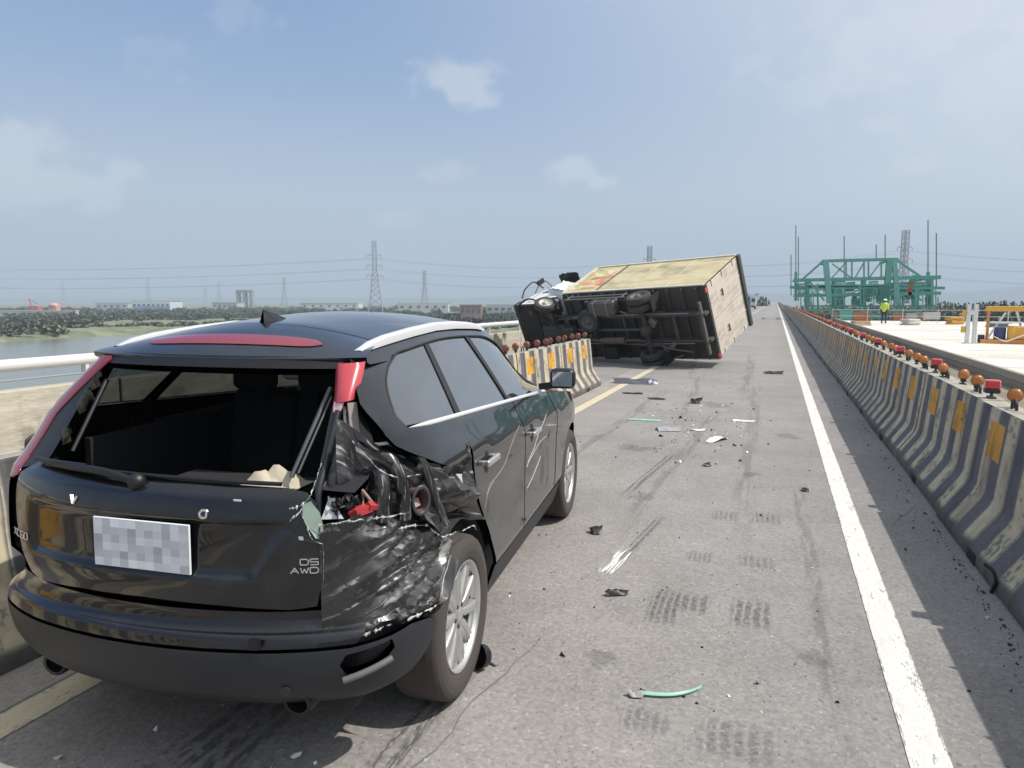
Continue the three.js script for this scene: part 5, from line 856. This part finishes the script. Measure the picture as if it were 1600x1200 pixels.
// yellow jacking equipment
{
  const t = thing('jacking_machine', 'orange-yellow steel jacking machine with hoses on the new deck', 'machine', [8.6, .15, -32.4], -.1), ye = mat([.66, .36, .06], .55), or = mat([.58, .24, .06], .6), wh = mat([.7, .69, .66], .6), bl = mat([.05, .05, .16], .5), dk = mat([.04, .04, .045], .6);
  part(t, 'base_frame', [bx(2.6, .16, .9, .3, .08, 0)], or); part(t, 'hopper', [rbx(.7, .5, .6, .04, .35, .42, .05), rbx(.5, .36, .5, .04, 1.15, .38, 0)], ye);
  part(t, 'drum', cyl([-.35, .16, .1], [-.35, .62, .1], .2, .2, 18), bl); part(t, 'drum', cyl([.0, .16, .25], [.0, .7, .25], .14, .14, 14), ye);
  part(t, 'top_beam', rbx(2.4, .2, .22, .02, .35, 1.35, 0), ye); for (const x of [-.75, 1.4]) part(t, 'column', bx(.09, 1.3, .09, x, .7, 0), or);
  for (const [a, b] of [[[-.75, .2, .2], [-.2, 1.2, 0]], [[.3, .7, .1], [.15, 1.3, 0]], [[.9, 1.7, 0], [1.25, .7, .2]], [[.6, .7, .1], [.85, 1.75, 0]]]) part(t, 'strut', beam(a, b, .06), wh);
  part(t, 'shelf', bx(2.2, .05, .6, .4, .82, 0), wh); part(t, 'motor', rbx(.5, .26, .4, .05, .65, 1.0, 0), dk); part(t, 'hose', tube([[-.6, .3, .3], [-.2, .1, .5], [.4, .35, .45], [.9, .1, .5], [1.4, .5, .3]], .03, 40, 6), wh);
  part(t, 'control_box', rbx(.22, .3, .2, .02, -.95, .18, .1), dk);
}
// the worker in the yellow vest
{
  const P = onAhead(1381, 500, 58), t = thing('person', 'worker in bright yellow vest, white helmet and dark trousers standing on the new deck', 'person', [P[0], .15, P[2]], 2.7);
  const joints = [[[0, 1.0, 0], [0, 1.38, 0], .15, .165], [[0, 1.38, 0], [0, 1.52, .0], .10, .055], [[0, 1.52, .0], [0, 1.66, .01], .085, .095], [[-.09, .95, 0], [-.11, .5, .02], .10, .065], [[-.11, .5, .02], [-.12, .08, 0], .062, .045], [[-.12, .05, 0], [-.12, .04, .12], .045, .04], [[.09, .95, 0], [.12, .5, .0], .10, .065], [[.12, .5, 0], [.13, .08, -.03], .062, .045], [[.13, .05, -.03], [.14, .04, .1], .045, .04], [[-.18, 1.40, 0], [-.25, 1.12, .02], .06, .048], [[-.25, 1.12, .02], [-.16, .98, .16], .045, .036], [[.18, 1.40, 0], [.26, 1.12, -.02], .06, .048], [[.26, 1.12, -.02], [.24, .86, .06], .045, .036], [[-.16, .98, .16], [-.11, .95, .2], .036, .03], [[.24, .86, .06], [.24, .77, .08], .036, .028]];
  const field = (pick, grow, N, cy, half) => {
    const mc = new MarchingCubes(N, new THREE.MeshBasicMaterial(), false, false, 60000), q = V3(0, 0, 0); mc.isolation = 0;
    for (let k = 0; k < N; k++) for (let j = 0; j < N; j++) for (let i = 0; i < N; i++) {
      q.set((i / (N / 2) - 1) * half, (j / (N / 2) - 1) * half + cy, (k / (N / 2) - 1) * half); let d = 1e3;
      for (const [a, b, r0, r1] of pick) { const A = V3(...a), Bv = V3(...b).sub(A), h = clamp(q.clone().sub(A).dot(Bv) / Bv.lengthSq()), dd = q.distanceTo(A.addScaledVector(Bv, h)) - lerp(r0, r1, h) - grow; const kk = .05, hh = clamp(.5 + .5 * (d - dd) / kk); d = lerp(d, dd, hh) - kk * hh * (1 - hh); }
      mc.field[k * N * N + j * N + i] = -d;
    }
    mc.update(); const n = mc.count, g = new THREE.BufferGeometry(); g.setAttribute('position', new THREE.Float32BufferAttribute(Array.from(mc.positionArray.slice(0, n * 3)).map((v, i) => v * half + (i % 3 === 1 ? cy : 0)), 3)); g.setAttribute('normal', new THREE.Float32BufferAttribute(mc.normalArray.slice(0, n * 3), 3)); return g;
  };
  part(t, 'body', field(joints, 0, 56, .88, .92), mat([.035, .04, .06], .9));
  part(t, 'safety_vest', field(joints.filter((_, i) => i === 0 || i === 9 || i === 11), .022, 44, 1.2, .42), mat([.52, .66, .07], .7));
  part(t, 'helmet', [new THREE.SphereGeometry(.135, 18, 10, 0, 6.3, 0, 1.6).scale(.92, .95, 1.1).translate(0, 1.68, .01), cyl([0, 1.68, .03], [0, 1.69, .03], .15, .15, 20)], mat([.78, .78, .70], .4));
  part(t, 'face', new THREE.SphereGeometry(.088, 16, 12).scale(.9, 1.15, .95).translate(0, 1.615, .03), mat([.32, .19, .13], .6));
}
// ================================================================ FAR THINGS: vehicles down the road, pylons, lines, buildings
function farTruck(name, label, X, Z, cabC, boxC, boxLen, turn) {
  const t = thing(name, label, 'truck', [X, 0, -Z], turn), dk = mat([.03, .03, .03], .8), gl = mat([.04, .05, .06], .15);
  part(t, 'cab', prism([[-1.0, .5], [1.0, .5], [1.02, 1.6], [.92, 2.45], [-.92, 2.45], [-1.02, 1.6]], -.9, .9, .04).translate(0, 0, 2.2), mat(cabC, .5)); part(t, 'windscreen', bx(1.7, .75, .04, 0, 1.95, 3.11), gl);
  part(t, 'box_body', rbx(2.3, 2.1, boxLen, .04, 0, 1.95, 1.2 - boxLen / 2), mat(boxC, .6)); part(t, 'bumper', bx(2.0, .35, .2, 0, .55, 3.15), dk);
  for (const x of [-.85, .85]) { part(t, 'headlight', bx(.3, .18, .05, x * .85, .95, 3.12), mat([.7, .7, .68], .3)); for (const z of [2.1, -boxLen * .45 + .6]) part(t, 'wheel', new THREE.CylinderGeometry(.45, .45, .28, 16).rotateZ(Math.PI / 2).translate(x, .45, z), dk); }
  return t;
}
farTruck('parked_truck', 'yellowish box truck stopped far down the road beyond the overturned truck', -4.6, 88, [.55, .52, .30], [.42, .42, .24], 4.4, .1);
farTruck('parked_truck', 'blue and white truck stopped behind the yellowish one far down the road', -4.9, 118, [.12, .25, .42], [.66, .68, .68], 4.0, .05);
farTruck('parked_truck', 'pale grey truck furthest down the road', -5.2, 165, [.55, .56, .56], [.5, .52, .52], 4.5, 0);
const steelG = mat([.30, .31, .33], .7, .2);
function pylon(h, arms, bw, tw) {
  const o = new THREE.Group(), Y = k => k * h, wAt = y => lerp(bw, tw, clamp(y / (h * .62)) ** .8) / 2;
  for (const [sx, sz] of [[1, 1], [1, -1], [-1, 1], [-1, -1]]) { const pts = [0, .15, .3, .45, .62, .8, 1].map(k => [sx * wAt(Y(k)), Y(k), sz * wAt(Y(k))]); part(o, 'leg', pts.slice(1).map((q, i) => beam(pts[i], q, .38)), steelG); }
  const lv = [0, .12, .22, .31, .39, .46, .53, .60, .67, .74, .81, .88, .94, 1];
  for (let f = 0; f < 4; f++) { const g = []; for (let i = 0; i < lv.length - 1; i++) { const y0 = Y(lv[i]), y1 = Y(lv[i + 1]), a = wAt(y0), b = wAt(y1), c = (u, w, y) => f === 0 ? [u, y, w] : f === 1 ? [u, y, -w] : f === 2 ? [w, y, u] : [-w, y, u]; g.push(beam(c(-a, a, y0), c(b, b, y1), .2), beam(c(a, a, y0), c(-b, b, y1), .2), beam(c(-b, b, y1), c(b, b, y1), .16)); } part(o, 'lattice_face', g, steelG); }
  for (const [k, r] of arms) for (const s of [-1, 1]) { const y = Y(k), a = wAt(y); part(o, 'cross_arm', [beam([s * a, y, .3], [s * r, y + .3, 0], .24), beam([s * a, y, -.3], [s * r, y + .3, 0], .24), beam([s * a, y + 1.6, 0], [s * r, y + .3, 0], .18)], steelG); part(o, 'insulator', cyl([s * r, y + .3, 0], [s * r, y - 1.6, 0], .14, .14, 6), steelG); }
  return o;
}
{
  const ARM = [[.80, 4.6], [.66, 5.2], [.52, 5.6]], proto = pylon(48, ARM, 10, 2.6);
  const spots = [[-260, 560, 'pylon beyond the left end of the long cream wall'], [587, 470, 'tall lattice pylon rising behind the roof of the damaged car'], [1013, 512, 'lattice pylon showing above the box of the overturned truck'], [1407, 398, 'lattice pylon standing behind the green form traveller'], [1960, 420, 'pylon beyond the tree belt of the new bridge']];
  const at = spots.map(([u, d, label]) => { const o = proto.clone(), p = place(u, d, GROUND); o.name = numbered('power_pylon'); o.position.set(...p); o.rotation.y = YAW + .15; o.userData = { label, category: 'pylon', group: 'power pylons' }; scene.add(o); return V3(...p); });
  const wm = mat([.20, .21, .23], .6), dirx = V3(Math.cos(YAW + .15), 0, -Math.sin(YAW + .15));
  for (let i = 0; i < at.length - 1; i++) for (const [k, r] of ARM) for (const s of [-1, 1]) {
    const a = at[i].clone().addScaledVector(dirx, s * r).add(V3(0, 48 * k - 1.6, 0)), b = at[i + 1].clone().addScaledVector(dirx, s * r).add(V3(0, 48 * k - 1.6, 0)), pts = [];
    for (let q = 0; q <= 16; q++) { const u = q / 16, p = a.clone().lerp(b, u); p.y -= 4 * 5.5 * u * (1 - u); pts.push([p.x, p.y, p.z]); }
    solo('power_cable', 'thin sagging power cable strung between lattice pylons', 'cable', tube(pts, .055, 32, 4), wm, 'power cables');
  }
  const small = [[100, 1150, .95, 'small far pylon above the red machines on the bank'], [233, 1000, .95, 'small far pylon above the blue and white warehouse'], [322, 1500, .95, 'faint pylon between the warehouse and the grey portal building'], [343, 1300, 1, 'faint pylon beside the grey portal building'], [445, 980, .95, 'small far pylon behind the roof antenna of the damaged car'], [664, 760, .95, 'small pylon between the tall pylon and the red-brown building']];
  for (const [u, d, s, label] of small) { const o = proto.clone(); o.name = numbered('power_pylon'); o.position.set(...place(u, d, GROUND)); o.scale.setScalar(s * .9); o.rotation.y = .9; o.userData = { label, category: 'pylon', group: 'power pylons' }; scene.add(o); }
}
function shed(name, label, u0, u1, d, hgt, wallC, roofC, { depth = 14, bays = 6, band = null, flat = false } = {}) {
  const a = place(u0, d, GROUND), b = place(u1, d, GROUND), w = Math.hypot(b[0] - a[0], b[2] - a[2]), t = thing(name, label, 'building', [(a[0] + b[0]) / 2, GROUND, (a[2] + b[2]) / 2], Math.atan2(-(b[2] - a[2]), b[0] - a[0]));
  part(t, 'wall', bx(w, hgt, depth, 0, hgt / 2, -depth / 2), mat(wallC, .8));
  part(t, 'roof', flat ? bx(w + .6, .5, depth + .6, 0, hgt + .25, -depth / 2) : prism([[-w / 2 - .4, 0], [w / 2 + .4, 0], [w / 2 + .4, .25], [-w / 2 - .4, .25]], 0, depth).translate(0, hgt, -depth), mat(roofC, .7));
  if (band) part(t, 'wall_band', bx(w + .05, hgt * .3, .1, 0, hgt * .35, .06), mat(band, .7));
  for (let k = 0; k < bays; k++) { const x = -w / 2 + w * (k + .5) / bays; part(t, 'window', bx(Math.min(2.2, w / bays * .55), Math.min(1.6, hgt * .25), .12, x, hgt * .62, .08), mat([.07, .09, .11], .3)); }
  part(t, 'door', bx(Math.min(3, w * .15), hgt * .45, .1, w * .2, hgt * .225, .07), mat([.2, .21, .22], .6));
  return t;
}
shed('factory_wall', 'long low cream wall on the far river bank', -60, 118, 372, 3.2, [.62, .60, .48], [.5, .5, .42], { depth: 3, bays: 14, flat: true });
shed('warehouse', 'blue and white warehouse with grey roof on the far bank', 207, 266, 560, 8.6, [.56, .60, .64], [.27, .29, .31], { depth: 22, bays: 8, band: [.18, .27, .5] });
shed('warehouse', 'grey flat-roofed warehouse beside the tall portal building', 332, 371, 640, 6.8, [.42, .43, .42], [.25, .26, .25], { depth: 18, bays: 5, flat: true });
shed('warehouse', 'pale low shed behind the damaged car roof', 470, 560, 660, 6.5, [.55, .57, .57], [.45, .47, .48], { depth: 20, bays: 7, flat: true });
shed('house', 'red-brown block with flat roof among the bank trees', 719, 752, 330, 6.6, [.30, .17, .155], [.34, .22, .2], { depth: 10, bays: 4, flat: true });
shed('warehouse', 'long grey shed right of the red-brown block', 760, 812, 420, 6.4, [.40, .42, .41], [.30, .32, .32], { depth: 14, bays: 5 });
shed('warehouse', 'low pale building left of the red-brown block', 622, 700, 520, 7, [.46, .48, .47], [.36, .38, .39], { depth: 14, bays: 6 });
shed('warehouse', 'small dim shed between the cream wall and the warehouse', 150, 200, 600, 7, [.40, .42, .43], [.3, .32, .33], { depth: 12, bays: 5 });
{ // portal building
  const a = place(384, 690, GROUND), t = thing('portal_building', 'tall grey portal-shaped building on the far bank', 'building', a, YAW), m = mat([.26, .28, .30], .8);
  for (const x of [-6.5, 0, 6.5]) part(t, 'column', bx(2.4, 17.5, 6, x, 8.75, 0), m); part(t, 'top_beam', bx(16, 2.6, 6, 0, 18, 0), m); for (const y of [4, 8, 12]) part(t, 'floor_slab', bx(13, .6, 5, 0, y, 0), m);
  // red machines and a tank on the bank
  for (const [u, lab, c] of [[56, 'red crane machine above the long cream wall', [.42, .14, .12]], [86, 'red and white dome tank above the long cream wall', [.55, .30, .27]]]) { const p = place(u, 392, GROUND), q = thing('red_machine', lab, 'machine', p, YAW), mm = mat(c, .6); part(q, 'body', rbx(u === 56 ? 6 : 5, 3.2, 4, .5, 0, 4.6, 0), mm); part(q, 'support', bx(4, 3.2, 3, 0, 1.6, 0), mat([.5, .48, .45], .8)); part(q, 'top', u === 56 ? [beam([-2, 6, 0], [-3, 10, 0], .4), beam([-3, 9.6, 0], [1.5, 7.2, 0], .3)] : mv(new THREE.SphereGeometry(2.6, 16, 8, 0, 6.3, 0, 1.57).scale(1, .6, 1), 0, 6.1, 0), mm); }
}
// ================================================================ DEBRIS ON THE ROAD
{
  const r = mulberry(303), blk = mat([.012, .012, .013], .45), grey = mat([.32, .32, .33], .5), wht = mat([.75, .75, .73], .5), teal = pmat([.28, .56, .45], .3, 0, { clearcoat: .5 }), jag = (w, l, h, m) => sheet(Array.from({ length: 5 }, (_, i) => Array.from({ length: 7 }, (_, j) => [(j / 6 - .5) * w * (1 - .5 * Math.abs(i / 4 - .5) * r() * 2), .004 + h * Math.sin(Math.PI * i / 4) * (.3 + r()) , (i / 4 - .5) * l * (1 - .6 * r() * Math.abs(j / 6 - .5))])));
  const put = (name, label, X, Z, geo, m, turn = 0, cat = 'debris') => { const o = solo(name, label, cat, geo, m); o.position.set(X, .004, -Z); o.rotation.y = turn; return o; };
  put('green_strip', 'bent pale green plastic strip lying on the asphalt', -.37, 3.11, sheet([[-.012, .003], [-.004, .012], [.006, .012], [.013, .003]].map(([dx, dy]) => Array.from({ length: 17 }, (_, i) => { const t = i / 16; return [-.13 + .26 * t - dx * .4, dy + .006, .05 - .02 * t - .11 * t * t * t + dx]; }))), teal, .1);
  put('green_strip_end', 'small crumpled foil at the tip of the green strip', -.53, 3.03, jag(.08, .05, .02), grey, .3);
  put('trim_debris', 'large dark bent trim panel on the yellow line', -2.85, 15.3, jag(1.0, .42, .09), mat([.10, .10, .12], .3, .3), .1);
  put('white_lamp_shell', 'pale lamp shell at the end of the dark trim panel', -2.45, 15.25, jag(.24, .14, .09), mat([.42, .43, .48], .3), .4);
  put('black_fragment', 'black lump with a white top on the asphalt beside the pale scrape', -1.25, 5.2, jag(.11, .12, .045), blk, .4);
  put('black_fragment', 'thin curved black shard below the pale scrape mark', -.85, 4.1, jag(.16, .05, .03), blk, .5);
  put('black_fragment', 'upright black lump in the middle of the lane', -1.26, 12.66, jag(.22, .2, .09), blk, .2);
  put('black_fragment', 'flat black slab far ahead near the white line', .02, 18.6, jag(.5, .4, .06), blk, .1);
  put('black_fragment', 'small black piece below the white shards', -.64, 7.81, jag(.09, .09, .03), blk, .9);
  put('black_fragment', 'small black piece close to the white edge line', .33, 7.09, jag(.07, .09, .025), blk, .2);
  put('white_shard', 'long white shard lying in the lane', -.64, 9.3, jag(.12, .42, .05), wht, -.5);
  put('white_shard', 'thin white shard across the lane', -.38, 10.95, jag(.34, .08, .02), wht, .1);
  put('white_shard', 'pale shard above the long white one', -.95, 9.95, jag(.2, .09, .02), wht, .3);
  put('teal_shard', 'pale teal sliver lying ahead of the car', -1.8, 10.5, jag(.5, .06, .02), teal, .05);
  put('broken_glass_heap', 'little heap of dark and white bits in the lane', -1.34, 9.85, jag(.34, .26, .05), grey, .3);
  put('white_shard', 'white flake behind the rear wheel of the car', -1.25, 2.15, jag(.06, .03, .01), wht, .2);
  put('white_shard', 'small bent white wire clip in the shadow of the car', -1.72, 2.12, jag(.05, .03, .008), wht, 1.1);
  put('trim_debris', 'dark strip of trim lying below the dark trim panel', -2.55, 13.5, jag(.42, .1, .03), blk, .1);
  put('trim_debris', 'second dark strip of trim nearer the car', -2.0, 12.9, jag(.36, .1, .03), blk, .05);
  put('black_hook', 'curved black strip leaning on the striped barrier', 1.33, 4.95, tube([[0, .0, 0], [.01, .08, .02], [.0, .14, .0], [-.03, .17, -.04]], .012, 16, 6), blk, .3);
  // small bits, too many to count
  const crumbs = (name, label, n, m, fn, size) => { const g = new THREE.TetrahedronGeometry(1, 0), im = new THREE.InstancedMesh(g, m, n), M = new THREE.Matrix4(), q = new THREE.Quaternion(), e = new THREE.Euler(); for (let i = 0; i < n; i++) { const [x, z] = fn(), s = size * (.35 + 1.2 * r() * r() * r() * 2); q.setFromEuler(e.set(r() * 6, r() * 6, r() * 6)); M.compose(V3(x, s * .35, -z), q, V3(s, s * .5, s * (.6 + r()))); im.setMatrixAt(i, M); } stuff(name, label, 'debris', im); };
  const lane = () => [lerp(-2.9, .5, r()), 3 + 20 * r() * r()], edge = () => [1.30 - .45 * r() * r() * r() - .02, 2.5 + 16 * r() * r()], hot = () => { const a = r() * 6.28, d = r() + r(); return [-.95 + .55 * d * Math.cos(a), 10.2 + 1.6 * d * Math.sin(a)]; }, back = () => [lerp(-2.6, -1.0, r()), lerp(1.4, 2.4, r())];
  crumbs('dark_crumbs', 'small dark crumbs of plastic scattered over the lane', 420, blk, lane, .010); crumbs('gutter_grit', 'dark grit and leaves gathered along the foot of the striped barrier', 420, mat([.05, .046, .04], .9), edge, .011);
  crumbs('white_crumbs', 'small white crumbs of glass and lamp scattered over the lane', 420, wht, lane, .0065); crumbs('glass_crumbs', 'bits of broken lamp glass lying together in the lane', 130, wht, hot, .017); crumbs('black_bits', 'bits of black plastic among the broken glass', 70, blk, hot, .022);
  crumbs('pale_grit', 'pale grit along the foot of the striped barrier', 110, mat([.5, .49, .46], .9), edge, .011); crumbs('shadow_crumbs', 'pale crumbs lying in the shadow of the car', 46, wht, back, .008);
}
shade(scene);
renderer.render(scene, camera);
